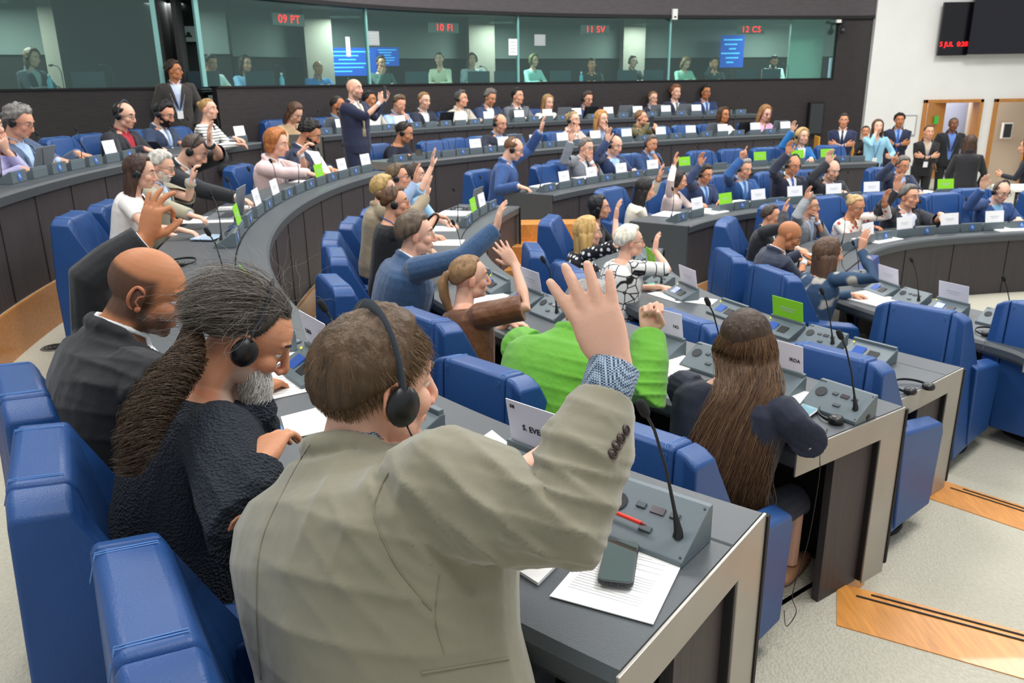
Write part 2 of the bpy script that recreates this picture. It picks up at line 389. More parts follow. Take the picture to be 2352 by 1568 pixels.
# door recess between the two glass fronts
i = (iD0+iD1)//2; a = wp.P[i]+wp.N[i]*1.3-wp.T[i]*.75; th = math.atan2(wp.T[i][1], wp.T[i][0])
M = MB(); M.box((a[0], a[1], 2.2), (1.9, .1, 3.0), Rz(th)); struct(M.build('wall_recess', m_black, smooth=False))
for ii in (iD0, iD1):
    a = wp.P[ii]+wp.N[ii]*.7; M = MB(); M.box((a[0], a[1], 2.3), (.06, 1.3, 3.0), Rz(th)); struct(M.build('wall_recess', m_black, smooth=False))
a = wp.P[iD0]+wp.N[iD0]*.0
# glass
def glassmat():
    m = bpy.data.materials.new('booth_glass'); m.use_nodes = True; N = m.node_tree.nodes; L = m.node_tree.links; N.clear()
    o = N.new('ShaderNodeOutputMaterial'); t = N.new('ShaderNodeBsdfTransparent'); t.inputs[0].default_value = (.76, .90, .87, 1)
    g = N.new('ShaderNodeBsdfGlossy'); g.inputs['Roughness'].default_value = .03; g.inputs[0].default_value = (.75, .95, .9, 1)
    mx = N.new('ShaderNodeMixShader'); mx.inputs[0].default_value = .07
    L.new(t.outputs[0], mx.inputs[1]); L.new(g.outputs[0], mx.inputs[2]); L.new(mx.outputs[0], o.inputs[0]); return m
m_glass = glassmat(); m_gedge = mat('glass_edge', '7fb5b0', .25, spec=.8)
PAN = [(-300, 362), (484, 857), (857, 1198), (1198, 1540), (1540, 1909)]
for n, (u0, u1) in enumerate(PAN):
    i0 = 0 if u0 < 0 else wx(u0); i1 = wx(u1)
    M = MB(); ribbon(M, wp.P, wp.N, .04, .052, ZS+.02, ZH, 0, i0, i1+1); struct(M.build('window_%d' % (n+1), m_glass, smooth=True, sharp=40))
for n, u in enumerate((362, 484, 857, 1198, 1540)):
    i = wx(u); a = wp.P[i]+wp.N[i]*.04; th = math.atan2(wp.T[i][1], wp.T[i][0]); w_ = .035 if n > 1 else .06
    M = MB(); M.box((a[0], a[1], (ZS+ZH)/2+.02), (w_, .05, ZH-ZS), Rz(th)); struct(M.build('trim_7', m_gedge, smooth=False))
for k in range(7):
    i = int(16+k*(iE-20)/6); a = wp.P[min(i, len(wp.P)-1)]+wp.N[i]*1.3
    area('booth_fill_light', (a[0], a[1], 3.3), (.5, .5), 52, (.93, 1, .96))  # unseen lights added to brighten the booth interiors
def on_wall(u, v, n=-.02, z=None):
    "point on the booth wall plane offset n"
    i = min(range(10, len(wp.P)), key=lambda i: abs(proj((wp.P[i][0]+wp.N[i][0]*n, wp.P[i][1]+wp.N[i][1]*n, ZS))[0]-u))
    for _ in range(3):
        a = wp.P[i]+wp.N[i]*n; r = ray(u, v); zz = CZ+r.z*(a[1]/r.y)
        i = min(range(10, len(wp.P)), key=lambda i: abs(proj((wp.P[i][0]+wp.N[i][0]*n, wp.P[i][1]+wp.N[i][1]*n, zz))[0]-u))
    # finer along the tangent
    a = wp.P[i]+wp.N[i]*n; T = wp.T[i]
    best = min((abs(proj((a[0]+T[0]*s, a[1]+T[1]*s, zz))[0]-u), s) for s in np.linspace(-.15, .15, 31))[1]
    return Vector((a[0]+T[0]*best, a[1]+T[1]*best, zz)), math.atan2(T[1], T[0])
def text(name, s, p, size, R, m, parent=None, ext=.001, align='CENTER', space=1.0):
    c = bpy.data.curves.new(name, 'FONT'); c.body = s; c.size = size; c.extrude = ext; c.align_x = align; c.align_y = 'CENTER'; c.space_character = space
    t = bpy.data.objects.new('tmp', c); COL.objects.link(t); dg = bpy.context.evaluated_depsgraph_get()
    me = bpy.data.meshes.new_from_object(t.evaluated_get(dg)); bpy.data.objects.remove(t)
    me.materials.clear(); me.materials.append(m); o = link(name, me, parent); o.location = p; o.rotation_euler = R.to_euler() if hasattr(R, 'to_euler') else R; return o
m_led = mat('led_red', 'ff1a1e', .5, emit=3.0)
for u, v, s in ((664, 45, '09 PT'), (1020, 64, '10 FI'), (1368, 68, '11 SV'), (1726, 68, '12 CS')):
    p, th = on_wall(u, v, .10); i = 0
    r = root('channel_display', p, th, 'red lit channel sign %s inside the top of a booth window' % s, 'sign')
    M = MB(); M.box((0, .02, 0), (.62, .03, .17)); M.build('housing', mat('display_housing', '59605c', .6), r, False)
    text('channel_text', s, (0, -.001, 0), .165, Euler((math.pi/2, 0, 0)), m_led, r, space=1.1)
# the white wall on the right with two doors -------------------------
YW = 18.0
def XW(u, v): r = ray(u, v); return r.x/r.y*YW, CZ+r.z/r.y*YW
xw0 = wp.P[-1][0]-.02
xa, zt = XW(2122, 229); xb, _ = XW(2257, 229); xc, _ = XW(2284, 229); xd = xc+1.0
M = MB()
for x0, x1, z0, z1 in ((xw0, xa, lo, ZTOP), (xb, xc, lo, ZTOP), (xd, xd+5, lo, ZTOP), (xa, xb, zt, ZTOP), (xc, xd, zt, ZTOP)):
    M.box(((x0+x1)/2, YW+.1, (z0+z1)/2), (x1-x0, .2, z1-z0))
struct(M.build('wall_right', m_white, smooth=False))
for n, (x0, x1) in enumerate(((xa, xb), (xc, xd))):
    M = MB(); e = .07
    for q in ((x0+e/2, (lo+zt)/2, e, zt-lo), (x1-e/2, (lo+zt)/2, e, zt-lo), ((x0+x1)/2, zt-e/2, x1-x0, e)):
        M.box((q[0], YW+.08, q[1]), (q[2], .3, q[3]))
    struct(M.build('door_%d' % (n+1), m_door, smooth=False, bevel=.006))
M = MB(); M.box((.27, 0, .95), (.54, .045, 1.9+lo+.35)); o = struct(M.build('door_3', m_door, smooth=False)); o.location = (xa+.08, YW-.1, lo); o.rotation_euler = (0, 0, math.radians(28)); o.scale = (1, 1, (zt-lo-.08)/1.9)
M = MB(); M.box((0, 0, 0), (.13, .01, .16)); o = M.build('exit_sign', mat('exit_green', '2f9e3f', .5, emit=.5), smooth=False); o.location = (xa+.30, YW-.06, zt-.42); o.rotation_euler = (0, 0, math.radians(28))
tag(o, 'small green exit sign fixed on the open wooden door', 'sign')
M = MB(); M.box((xa+1.0, YW+1.6, 1.0), (5, .1, 3.2)); struct(M.build('wall_lobby', mat('lobby_wall', 'b4b8cf', .8), smooth=False))
M = MB(); M.box((xd+.1, YW+1.2, 1.0), (1.9, .1, 3.2)); struct(M.build('wall_lobby', mat('lobby_wall_warm', 'cdb9a4', .8), smooth=False))
area('lobby_lamp', (xa+.8, YW+.8, 3.0), (1, 1), 70)
# big screens high on the white wall
def on_white(u, v, d=0): r = ray(u, v); y = YW-d; return Vector((r.x/r.y*y, y, CZ+r.z/r.y*y))
m_scr = mat('screen_black', '0b0a10', .25); m_scr2 = mat('screen_navy', '11101c', .2)
for nm, q, d, mm, lab in (('wall_screen', [(2153, 128), (2168, 5), (2226, -3), (2220, 127)], .18, m_scr, 'narrow black display panel high on the white wall with red digits'), ('wall_screen', [(2222, 125), (2228, -60), (2600, -60), (2560, 122)], .30, m_scr2, 'large dark screen hung high on the white wall at the right edge')):
    P4 = [on_white(u, v, d) for u, v in q]; x0, x1 = P4[0].x, P4[3].x; z0 = P4[0].z; z1 = P4[1].z
    r = root(nm, ((x0+x1)/2, YW-d, (z0+z1)/2), 0, lab, 'screen')
    M = MB(); M.box((0, .03, 0), (x1-x0, .06, z1-z0)); M.build('screen_panel', mm, r, False, bevel=.005)
    M = MB(); M.box((0, d/2+.02, 0), ((x1-x0)*.5, d-.05, .3)); M.build('bracket', m_black, r, False)
    if d < .2: text('red_digits', '5 JUL  0:28', (0, -.002, -(z1-z0)/2+.22), .13, Euler((math.pi/2, 0, 0)), m_led, r)
# ---------------------------------------------------------------- armchair
m_blue = mat('blue_leather', '1f4882', .42, bump=[('noise', 260, .12), ('noise', 9, .15)], var=(5, .05), spec=.45)
m_stitch = mat('blue_stitch', '5f8fd0', .6)
ORD = ['first', 'second', 'third', 'fourth', 'fifth', 'sixth', 'seventh', 'eighth', 'ninth', 'tenth', 'eleventh', 'twelfth', 'thirteenth', 'fourteenth', 'fifteenth', 'sixteenth', 'seventeenth', 'eighteenth', 'nineteenth', 'twentieth', 'twentyfirst', 'twentysecond', 'twentythird', 'twentyfourth', 'twentyfifth']
def chair_proto():
    r = root('armchair', (0, 0, -50)); T = .96
    def prof(top, fw, bw=0, drop=0): return [(-.335-bw, .10), (-.345-bw, .5), (-.325, top-.015), (-.315, top), (-.215, top-.01), (-.20, top-.04), (-.12+fw, .52), (-.10+fw, .12)]
    M = MB(); w = .165
    M.loft([[(x, y, z) for y, z in prof(T, 0)] for x in (-w, w)], True); M.build('backrest', m_blue, r, True, bevel=(.014, 3), sharp=35)
    for s in (-1, 1):
        M = MB(); R = []
        for k, (xt, xb, top, fw) in enumerate(((.169, .169, T-.004, 0.0), (.205, .235, T-.014, .03), (.240, .295, T-.04, .11))):
            R.append([(s*(xb+(xt-xb)*min(1, max(0, (z-.1)/(T-.12)))), y, z) for y, z in prof(top, fw, 0)])
        M.loft(R, True); M.build('backrest_wing', m_blue, r, True, bevel=(.012, 3), sharp=38)
        M = MB()
        M.loft([[(s*.222, -.10, .12), (s*.222, .22, .12), (s*.222, .25, .52), (s*.222, .23, .57), (s*.222, -.14, .64)], [(s*.300, -.14, .12), (s*.300, .22, .12), (s*.300, .25, .50), (s*.300, .23, .55), (s*.300, -.18, .62)]], True)
        M.build('armrest', m_blue, r, True, bevel=(.014, 3), sharp=35)
    M = MB(); M.box((0, .06, .36), (.435, .44, .15)); M.box((0, .10, .2), (.44, .4, .16)); M.build('seat', m_blue, r, True, bevel=(.018, 3), sharp=35)
    M = MB(); M.disc((0, .06, .0125), .24, .025, n=28); M.tube([(0, .06, .02), (0, .06, .14)], .045, 12); M.build('pedestal', m_black, r, True, sharp=40)
    M = MB()
    for s in (-1, 1):
        for d in (0, .007): M.tube([(s*(w-.022-d), -.2165, T-.055), (s*(w-.022-d), -.221, T-.008), (s*(w-.022-d), -.318, T+.0005), (s*(w-.022-d), -.333, T-.05)], .0011, 4)
    M.build('seam_stitching', m_stitch, r, True)
    for o in [r]+list(r.children):
        pass
    return r
def bake(o):
    "apply the modifiers of an object into its mesh"
    dg = bpy.context.evaluated_depsgraph_get(); me = bpy.data.meshes.new_from_object(o.evaluated_get(dg)); o.modifiers.clear(); o.data = me
CH = chair_proto(); bpy.context.view_layer.update()
for c in CH.children: bake(c)
CHN = [0]; TAKEN = {}
def chair_at(row, s, n=.88, label=None, turn=0, group=None, force=False):
    for q in TAKEN.get(row, []):
        if abs(q-s) < .34 and not force: s = q+(.40 if s > q else -.40)
    TAKEN.setdefault(row, []).append(s)
    a, nn = ROW[row].at(s); k = row[0]; p = a+nn*n
    r = CH if CHN[0] == 0 else copy_tree(CH); CHN[0] += 1
    r.location = (p.x, p.y, HF[k]); f = -nn; r.rotation_euler = (0, 0, math.atan2(f.y, f.x)-math.pi/2+math.radians(turn))
    r.scale = (1, 1, .955)
    tag(r, label, 'armchair', group or 'blue leather armchairs'); return r
def on_row(row, u, v, n, zg):
    "point of a sight line above the line at offset n of a row; zg = expected height above the desk top"
    pt = ROW[row]; r = ray(u, v); O = pt.P+pt.N*n; q = O[:, 0]/np.maximum(O[:, 1], .05)-r.x/r.y; best = None
    for i in range(len(q)-1):
        if q[i]*q[i+1] <= 0:
            f = q[i]/(q[i]-q[i+1]+1e-12); c = O[i]+(O[i+1]-O[i])*f; z = CZ+r.z/r.y*c[1]; e = abs(z-HT[row[0]]-zg)
            if best is None or e < best[0]: best = (e, c, z, pt.S[i]+(pt.S[i+1]-pt.S[i])*f)
    if best is None:
        print('ROW MISS', row, u, v)
        p = PZ(u, v, HT[row[0]]+zg); s, a, nn, d = pt.near(p); e = p-a-nn*min(d, n); return p, s
    return Vector((best[1][0], best[1][1], best[2])), best[3]
def chair_px(row, u, v, label, turn=0):
    k = row[0]; zg = HF[k]+.915-HT[k]; p, s = on_row(row, u, v, 1.08, zg); q = PZ(u, v, HF[k]+.915)
    d = ROW[row].near(q)[3]
    tk = TAKEN.get(row, []); cand = sorted([s+q*.03 for q in range(-14, 15) if all(abs(t-s-q*.03) > .50 for t in tk)], key=lambda x: abs(x-s))
    if not cand: return None
    s = cand[0]
    return chair_at(row, s, min(max(d-.26, .72), .98), label, turn, force=True)
# ---------------------------------------------------------------- consoles and name card holders
m_con = mat('console_grey', '5d6a70', .45, bump=('noise', 400, .1)); m_cond = mat('console_dark', '26292c', .5)
m_mesh = mat('speaker_mesh', '34383b', .6, bump=('vor', 700, .5)); m_btn = mat('button_grey', '4a5358', .5); m_lcd = mat('lcd_window', '4a4048', .2)
m_mic = mat('mic_black', '101113', .45); m_logo = mat('logo_blue', '3c6cb8', .4); m_logow = mat('logo_white', 'dfe6ee', .5)
m_card = mat('card_white', 'f3f3f6', .6); m_cardp = mat('card_lilac', 'dcdbe8', .6); m_green = mat('card_green', '8fdc25', .6); m_ink = mat('ink', '26262b', .7); m_blur = mat('print_grey', 'b9bcc4', .8)
m_screen = mat('small_blue_screen', '2a4f9c', .25, emit=.25); m_yel = mat('led_yellow', 'd9e02a', .5, emit=1)
def wedge(M, w, d, h0, h1, x=0, mi=0): M.prism([(x-w/2, 0, 0), (x-w/2, d, 0), (x-w/2, d, h1), (x-w/2, d*.12, h0), (x-w/2, 0, h0)], (0, 0, 0), (w, 0, 0), mi)
h0, h1, DD = .088, .014, .135
def slope(x, q, up=.0): return Vector((x, DD*(.12+.88*q), h0+(h1-h0)*q+up))
SL = math.atan2(h0-h1, DD*.88); RS = Matrix.Rotation(-SL, 3, 'X')
def console_proto():
    r = root('microphone_console', (0, 0, -50))
    M = MB(); wedge(M, .232, DD, h0, h1); M.build('console_body', m_con, r, False, bevel=.003)
    M = MB(); p = slope(.076, .42, .002); M.tube([p-RS@Vector((0, 0, .004)), p+RS@Vector((0, 0, .002))], .0225, 28); M.build('speaker', m_mesh, r, True, sharp=40)
    for x, q, w in ((.022, .35, .022), (-.058, .35, .022), (-.012, .70, .028)):
        M = MB(); M.box(slope(x, q, .003), (w, .014, .006), RS); M.build('button', m_btn, r, False, bevel=.0015)
    M = MB(); M.box(slope(-.018, .35, .002), (.032, .016, .004), RS); M.build('display', m_lcd, r, False)
    M = MB()
    for x, q in ((-.108, .07), (.108, .07), (-.108, .93), (.108, .93)): M.disc(slope(x, q, .001), .0025, .002, RS@Vector((0, 0, 1)), 8)
    M.box(slope(.1, .05, .001), (.03, .004, .0015), RS); M.build('screws', m_cond, r, False)
    M = MB(); M.disc((0.0, -.001, .045), .034, .004, (0, 1, 0), 24); M.build('logo_disc', m_logo, r, True, sharp=40)
    M = MB()
    for k in range(5): M.box((-.012+.006*k, -.0035, .048+.010*math.sin(k*1.3)), (.003, .002, .016+.004*(k % 2)))
    M.build('logo_mark', m_logow, r, False)
    mic = MB(); b = slope(-.083, .62, .0); pts = [b, b+Vector((0, .0, .012)), b+Vector((.012, -.004, .05)), b+Vector((.035, -.002, .14)), b+Vector((.058, .012, .225)), b+Vector((.068, .03, .262))]
    mic.tube(pts, [.012, .0095, .0042, .0032, .0032, .0034], 8); mm = mic.build('microphone', m_mic, r, True, sharp=50)
    M = MB(); d = (pts[-1]-pts[-2]).normalized(); M.tube([pts[-1]-d*.004, pts[-1]+d*.004, pts[-1]+d*.016, pts[-1]+d*.032, pts[-1]+d*.038], [.006, .0105, .0115, .010, .005], 12); M.build('foam_cap', mat('mic_foam', '17181a', .9, bump=('noise', 900, .6)), mm)
    return r
def holder_proto():
    r = root('voting_unit', (0, 0, -50))
    M = MB(); wedge(M, .24, DD, h0-.018, h1); M.box((0, .012, .042), (.235, .02, .084)); M.build('unit_body', m_con, r, False, bevel=.003)
    M = MB(); M.box(slope(.045, .55, -.006), (.06, .055, .006), RS); M.build('blue_screen', m_screen, r, False)
    M = MB(); M.box(slope(-.035, .6, -.005), (.055, .05, .006), RS); M.build('card_slot', m_mic, r, False, bevel=.002)
    M = MB(); M.disc(slope(.1, .2, -.006), .004, .006, (0, 0, 1), 8); M.build('status_light', m_yel, r, False)
    return r
CON, HOL = console_proto(), holder_proto(); bpy.context.view_layer.update()
for q in (CON, HOL):
    for c in q.children: bake(c)
    for c in q.children:
        for g in c.children: bake(g)
NUSE = {'c': 0, 'h': 0}
def unit(kind, p, nn, label, sc=1):
    P0 = CON if kind == 'c' else HOL
    r = P0 if NUSE[kind] == 0 else copy_tree(P0); NUSE[kind] += 1
    r.location = p; r.rotation_euler = (0, 0, math.atan2(nn.y, nn.x)-math.pi/2)
    return tag(r, label, 'console' if kind == 'c' else 'voting unit', 'microphone consoles on the desks' if kind == 'c' else 'voting units on the desks')
def card_at(p, nn, col, label, name=None, sub=None, lean=14, w=.215, h=.118, back=False):
    th = math.atan2(nn.y, nn.x)-math.pi/2
    r = root('name_card', p, th, label, 'name card', 'name cards on the desks'); R = Matrix.Rotation(math.radians(-lean), 3, 'X')
    M = MB(); M.box(R@Vector((0, 0, h/2)), (w, .0025, h), R); M.build('card', col, r, False)
    # printed lines, towards the middle and towards the seat
    for s in ((-1, 1) if not name else (-1,)):
        M = MB(); ink = m_blur if not name else m_blur
        for (x, z, ww, hh) in ((0, .52, .5, .05), (0, .38, .36, .04)): M.box(R@Vector((x*w, s*.0016, z*h)), (ww*w, .0006, hh*h), R)
        M.build('printed_line', ink, r, False)
    if name:
        E = (R@Rz(math.pi)@Matrix.Rotation(math.pi/2, 3, 'X'))
        text('printed_name', name, R@Vector((0 if sub else (w*.30 if name[0] == 'Ł' else -w*.33), .0022, h*.42)), .022, E, m_ink, r)
        if sub: text('printed_country', sub, R@Vector((w*.41, .0022, h*.86)), .012, E, m_ink, r)
    return r
CARDS = {
 'A1': [(90, 397, '-'), (177, 378, '-'), (255, 345, 'w'), (493, 313, 'w'), (560, 305, 'w')],
 'A2': [(785, 288, 'w'), (862, 280, 'w'), (920, 278, 'w'), (990, 274, '-'), (1057, 270, 'w'), (1123, 267, 'w'), (1193, 262, 'w'), (1258, 262, 'w'), (1325, 260, 'w'), (1398, 257, 'w'), (1465, 257, 'w'), (1530, 253, 'w'), (1600, 251, 'w'), (1670, 248, '-')],
 'B2': [(960, 352, '-'), (1030, 346, '-'), (1093, 337, 'w'), (1157, 330, 'w'), (1230, 326, 'w'), (1292, 320, 'w'), (1368, 313, 'w'), (1440, 310, 'w'), (1518, 308, 'w'), (1587, 304, 'w'), (1660, 303, 'w'), (1735, 298, 'w'), (1804, 295, 'w')],
 'C2': [(1297, 411, 'w'), (1360, 398, 'w'), (1428, 390, 'w'), (1500, 383, 'w'), (1573, 377, 'g'), (1655, 372, '-'), (1746, 367, 'g'), (1832, 360, 'g'), (1900, 358, 'g'), (1970, 360, '-')],
 'D2': [(1602, 486, 'w'), (1667, 470, 'g'), (1742, 460, 'w'), (1826, 452, 'w'), (1915, 446, 'w'), (2002, 441, 'w'), (2090, 438, '-'), (2172, 431, 'g')],
 'E1': [(2190, 685, 'l'), (2042, 640, 'l'), (1994, 543, 'w'), (2077, 533, 'w'), (2180, 523, 'w'), (2283, 517, 'w')],
 'C1': [(1792, 832, 'C'), (1528, 762, 'c'), (1360, 705, '-'), (1222, 655, 'l'), (1150, 590, '-'), (1112, 550, '-'), (1090, 500, 'g'), (1109, 475, 'w')],
 'D1': [(2010, 790, '-'), (1811, 717, 'G'), (1690, 675, '-'), (1583, 636, 'l'), (1500, 543, 'g')],
 'B1': [(1252, 958, 'B'), (952, 860, '-'), (728, 720, 'b'), (640, 660, '-'), (569, 603, 'g'), (551, 517, 'g'), (593, 460, 'w'), (634, 438, 'w'), (686, 418, '-'), (735, 401, 'g'), (787, 382, 'w'), (845, 373, 'w')],
}
ROWN = dict(A1='the top left desk', A2='the topmost desk', B1='the foreground desk row', B2='the second desk from the top', C1="the long haired woman's desk", C2="the blue suited man's desk", D1='the desk with empty armchairs', D2="the cream bloused woman's desk", E1='the innermost desk')
CN = {'w': (m_card, None, None), 'l': (m_cardp, None, None), 'g': (m_green, None, None), 'G': (m_green, None, None), 'B': (m_cardp, 'S. EVERDING', 'DE'), 'b': (m_cardp, 'Ł.KO', None), 'C': (m_cardp, 'IRDA', None), 'c': (m_cardp, 'NG', None)}
UNITS = []
for row, L_ in CARDS.items():
    k = row[0]; q = []
    for (u, v, c) in L_:
        s = on_row(row, u, v, .167, .14)[1]; q.append((s, c))
    q.sort(); path = ROW[row]; ends = []
    for i, (s, c) in enumerate(q):
        if i and s-q[i-1][0] < .3: s = q[i-1][0]+.3
        q[i] = (min(max(s, .16), path.L-.13), c)
    cons = []
    for i in range(len(q)-1):
        g = q[i+1][0]-q[i][0]
        if g > .5: cons += [(q[i][0]+q[i+1][0])/2] if g < 1.15 else [q[i][0]+.3, q[i+1][0]-.3]
    if q[0][0] > .42: cons.append(q[0][0]-.31 if q[0][0] < .7 else q[0][0]-.34)
    if path.L-q[-1][0] > .42: cons.append(q[-1][0]+.31)
    if row == 'E1': cons += [.55, .98] if q[0][0] > 1.4 else []
    cons = sorted(cons); cnt = 0
    side = 'near' if row in ('B1', 'C1', 'D1', 'E1') else 'left'
    word = 'from its near end' if side == 'near' else 'from the left'
    for i, s in enumerate(cons):
        a, nn = path.at(s); p = a+nn*.155; p.z = HT[k]
        unit('c', p, nn, '%s grey microphone console %s on %s' % (ORD[i], word, ROWN[row])); UNITS.append((p, 'c', row))
    hn = 0; cn = 0
    for i, (s, c) in enumerate(q):
        a, nn = path.at(s); p = a+nn*.155; p.z = HT[k]
        unit('h', p, nn, '%s low voting unit %s on %s' % (ORD[i], word, ROWN[row])); UNITS.append((p, 'h', row))
        if c != '-':
            mm, nm, sub = CN[c]; pc = p+nn*.012; pc.z = HT[k]+.083; cn += 1
            coln = 'green' if mm is m_green else ('lilac white' if mm is m_cardp else 'white')
            lab = '%s name card, %s %s on %s' % (coln, ORD[cn-1], word, ROWN[row])
            if nm: lab = {'B': 'lilac white name card with black print left of the beige raised forearm', 'b': 'lilac white name card standing behind the brown haired head', 'C': 'lilac white name card right of the very long brown hair', 'c': 'lilac white name card just right of the raised green fist'}[c]
            card_at(pc, nn, mm, lab, nm, sub, lean=10)
# ---------------------------------------------------------------- people
def remesh(M, vox, it=3, fac=.5):
    me = M.mesh('t'); fixn(me); o = bpy.data.objects.new('t', me); COL.objects.link(o)
    m = o.modifiers.new('r', 'REMESH'); m.mode = 'VOXEL'; m.voxel_size = vox; m.use_smooth_shade = True
    if it: s = o.modifiers.new('s', 'SMOOTH'); s.iterations = it; s.factor = fac
    dg = bpy.context.evaluated_depsgraph_get(); r = bpy.data.meshes.new_from_object(o.evaluated_get(dg)); bpy.data.objects.remove(o); bpy.data.meshes.remove(me)
    return r
def verts(me): a = np.empty(len(me.vertices)*3); me.vertices.foreach_get('co', a); return a.reshape(-1, 3)
def setv(me, a): me.vertices.foreach_set('co', a.reshape(-1)); me.update()
def normals(me): a = np.empty(len(me.vertices)*3); me.vertices.foreach_get('normal', a); return a.reshape(-1, 3)
def setcol(me, c):
    at = me.color_attributes.new('Col', 'FLOAT_COLOR', 'POINT'); c = np.c_[c, np.ones(len(c))]; at.data.foreach_set('color', c.astype(np.float32).reshape(-1))
def sstep(x, a, b): t = np.clip((x-a)/(b-a), 0, 1); return t*t*(3-2*t)
def wob(P, f, seed=0):
    "cheap smooth noise -1..1"
    r = np.random.RandomState(seed); o = np.zeros(len(P))
    for k in range(7):
        d = r.normal(size=3); d *= f*(.6+.25*k)/np.linalg.norm(d); o += np.sin(P@d+r.uniform(0, 6.28))*(1/(1+.35*k))
    return o/3
m_skin = mat('skin', 'c68863', .55, vc='Col', bump=('noise', 350, .1), spec=.4)
m_skin.node_tree.nodes['Principled BSDF'].inputs['Subsurface Weight'].default_value = .08
m_skin.node_tree.nodes['Principled BSDF'].inputs['Subsurface Radius'].default_value = (.02, .008, .004)
m_eye = mat('eye_white', 'e8e4df', .3); m_iris = mat('iris', '2d211a', .2)
def cloth(name, col, kind='plain'):
    if kind == 'knit': return mat(name, col, .9, bump=[('vor', 150, .8, (1, 1, 1), .012), ('noise', 8, .5, (1, 1, 1), .03)])
    if kind == 'suit': return mat(name, col, .85, bump=[('noise', 5, .45, (1, 1, .8), .06), ('noise', 500, .15)], sheen=.15, var=(200, .08))
    return mat(name, col, .85, bump=[('noise', 8, .5, (1, 1, .6), .04)], sheen=.1)
def pattern(name, base, spots, kind, sc, lo_, hi_):
    m = mat(name, base, .8, bump=('noise', 8, .4, (1, 1, .6), .03)); nt = m.node_tree; N = nt.nodes; L = nt.links; b = N['Principled BSDF']
    tc = N.new('ShaderNodeTexCoord'); mp = N.new('ShaderNodeMapping'); L.new(tc.outputs['Object'], mp.inputs[0])
    if kind == 'stripes': t = N.new('ShaderNodeTexWave'); t.bands_direction = 'Z'; t.inputs['Distortion'].default_value = 1; o = t.outputs['Fac']
    elif kind == 'dots': t = N.new('ShaderNodeTexVoronoi'); t.inputs['Randomness'].default_value = .35; o = t.outputs['Distance']
    elif kind == 'blobs': t = N.new('ShaderNodeTexVoronoi'); t.inputs['Randomness'].default_value = 1; o = t.outputs['Distance']
    elif kind == 'branch': t = N.new('ShaderNodeTexVoronoi'); t.feature = 'DISTANCE_TO_EDGE'; o = t.outputs['Distance']
    else: t = N.new('ShaderNodeTexNoise'); t.inputs['Detail'].default_value = 1; o = t.outputs['Fac']
    if kind == 'check':
        t2 = N.new('ShaderNodeTexChecker'); t2.inputs['Scale'].default_value = sc; L.new(mp.outputs[0], t2.inputs['Vector']); t2.inputs['Color1'].default_value = (*lin(base), 1); t2.inputs['Color2'].default_value = (*lin(spots), 1); L.new(t2.outputs['Color'], b.inputs['Base Color']); return m
    t.inputs['Scale'].default_value = sc; L.new(mp.outputs[0], t.inputs['Vector'])
    r = N.new('ShaderNodeValToRGB'); e = r.color_ramp.elements; e[0].position = lo_; e[0].color = (*lin(spots), 1); e[1].position = hi_; e[1].color = (*lin(base), 1)
    L.new(o, r.inputs[0]); L.new(r.outputs[0], b.inputs['Base Color']); return m
pattern('striped_knit', 'eeeee9', '3b3f45', 'stripes', 9.5, .12, .22)
pattern('dotted_cloth', '15171d', 'eef0f2', 'dots', 24, .30, .34)
pattern('floral_cloth', 'f1ebe2', 'cf4436', 'blobs', 16, .24, .32)
pattern('branch_cloth', 'eceae4', '1c1a1c', 'branch', 14, .035, .06)
pattern('denim_pattern', '2f4a68', 'b9b4a8', 'noise', 9, .40, .47)
pattern('check_shirt', '5f7f98', 'dfe8e6', 'check', 60, 0, 1)
pattern('check_cuff', '20304a', '8fa3b4', 'check', 300, 0, 1)
mat('tweed', '34547a', .95, bump=[('noise', 5, .5, (1, 1, .8), .06), ('noise', 260, .5)], var=(180, .28), sheen=.3)
mat('brown_satin', '6a3d1c', .5, bump=[('noise', 7, .6, (1, 1, .7), .05)], sheen=.2)
def hairmat(col): return mat('hair_'+col, col, .5, bump=('noise', 60, .8, (1, 1, .12), .012), var=(45, .35, (1, 1, .1)), spec=.35)
def head_shapes(M, sex='m'):
    j = 1 if sex == 'm' else .9
    B = M.ball
    B((0, -.012, .032), (.076, .098, .088), nu=24, nv=16); B((0, .026, -.028), (.057, .061, .082)); B((0, .036, .042), (.058, .052, .05))
    for s in (-1, 1):
        B((s*.034, .052, -.022), (.027, .03, .03)); B((s*.040*j, .018, -.062), (.024, .036, .032)); B((s*.010, .098, -.036), .0088)
        B((s*.080, -.010, -.002), (.008, .018, .031), Matrix.Rotation(math.radians(-12), 3, 'X')); B((s*.075, -.004, -.022), (.008, .010, .014))
    B((0, .066, -.092*(.98 if j == 1 else .95)), (.024*j, .019, .018)); B((0, .045, -.08), (.04*j, .035, .026))
    for s in (-1, 1): B((s*.031, .0675, .0155), (.0148, .0125, .0105))
    M.tube([(-.047, .066, .034), (-.025, .081, .037), (0, .084, .034), (.025, .081, .037), (.047, .066, .034)], [.007, .009, .009, .009, .007], 8)
    M.tube([(0, .080, .030), (0, .094, .004), (0, .106, -.022), (0, .107, -.030)], [.009, .009, .0115, .012], 10, rnd=True)
    B((0, .084, -.058), (.021, .010, .0055)); B((0, .083, -.068), (.018, .010, .006)); B((0, .062, -.06), (.034, .024, .026))
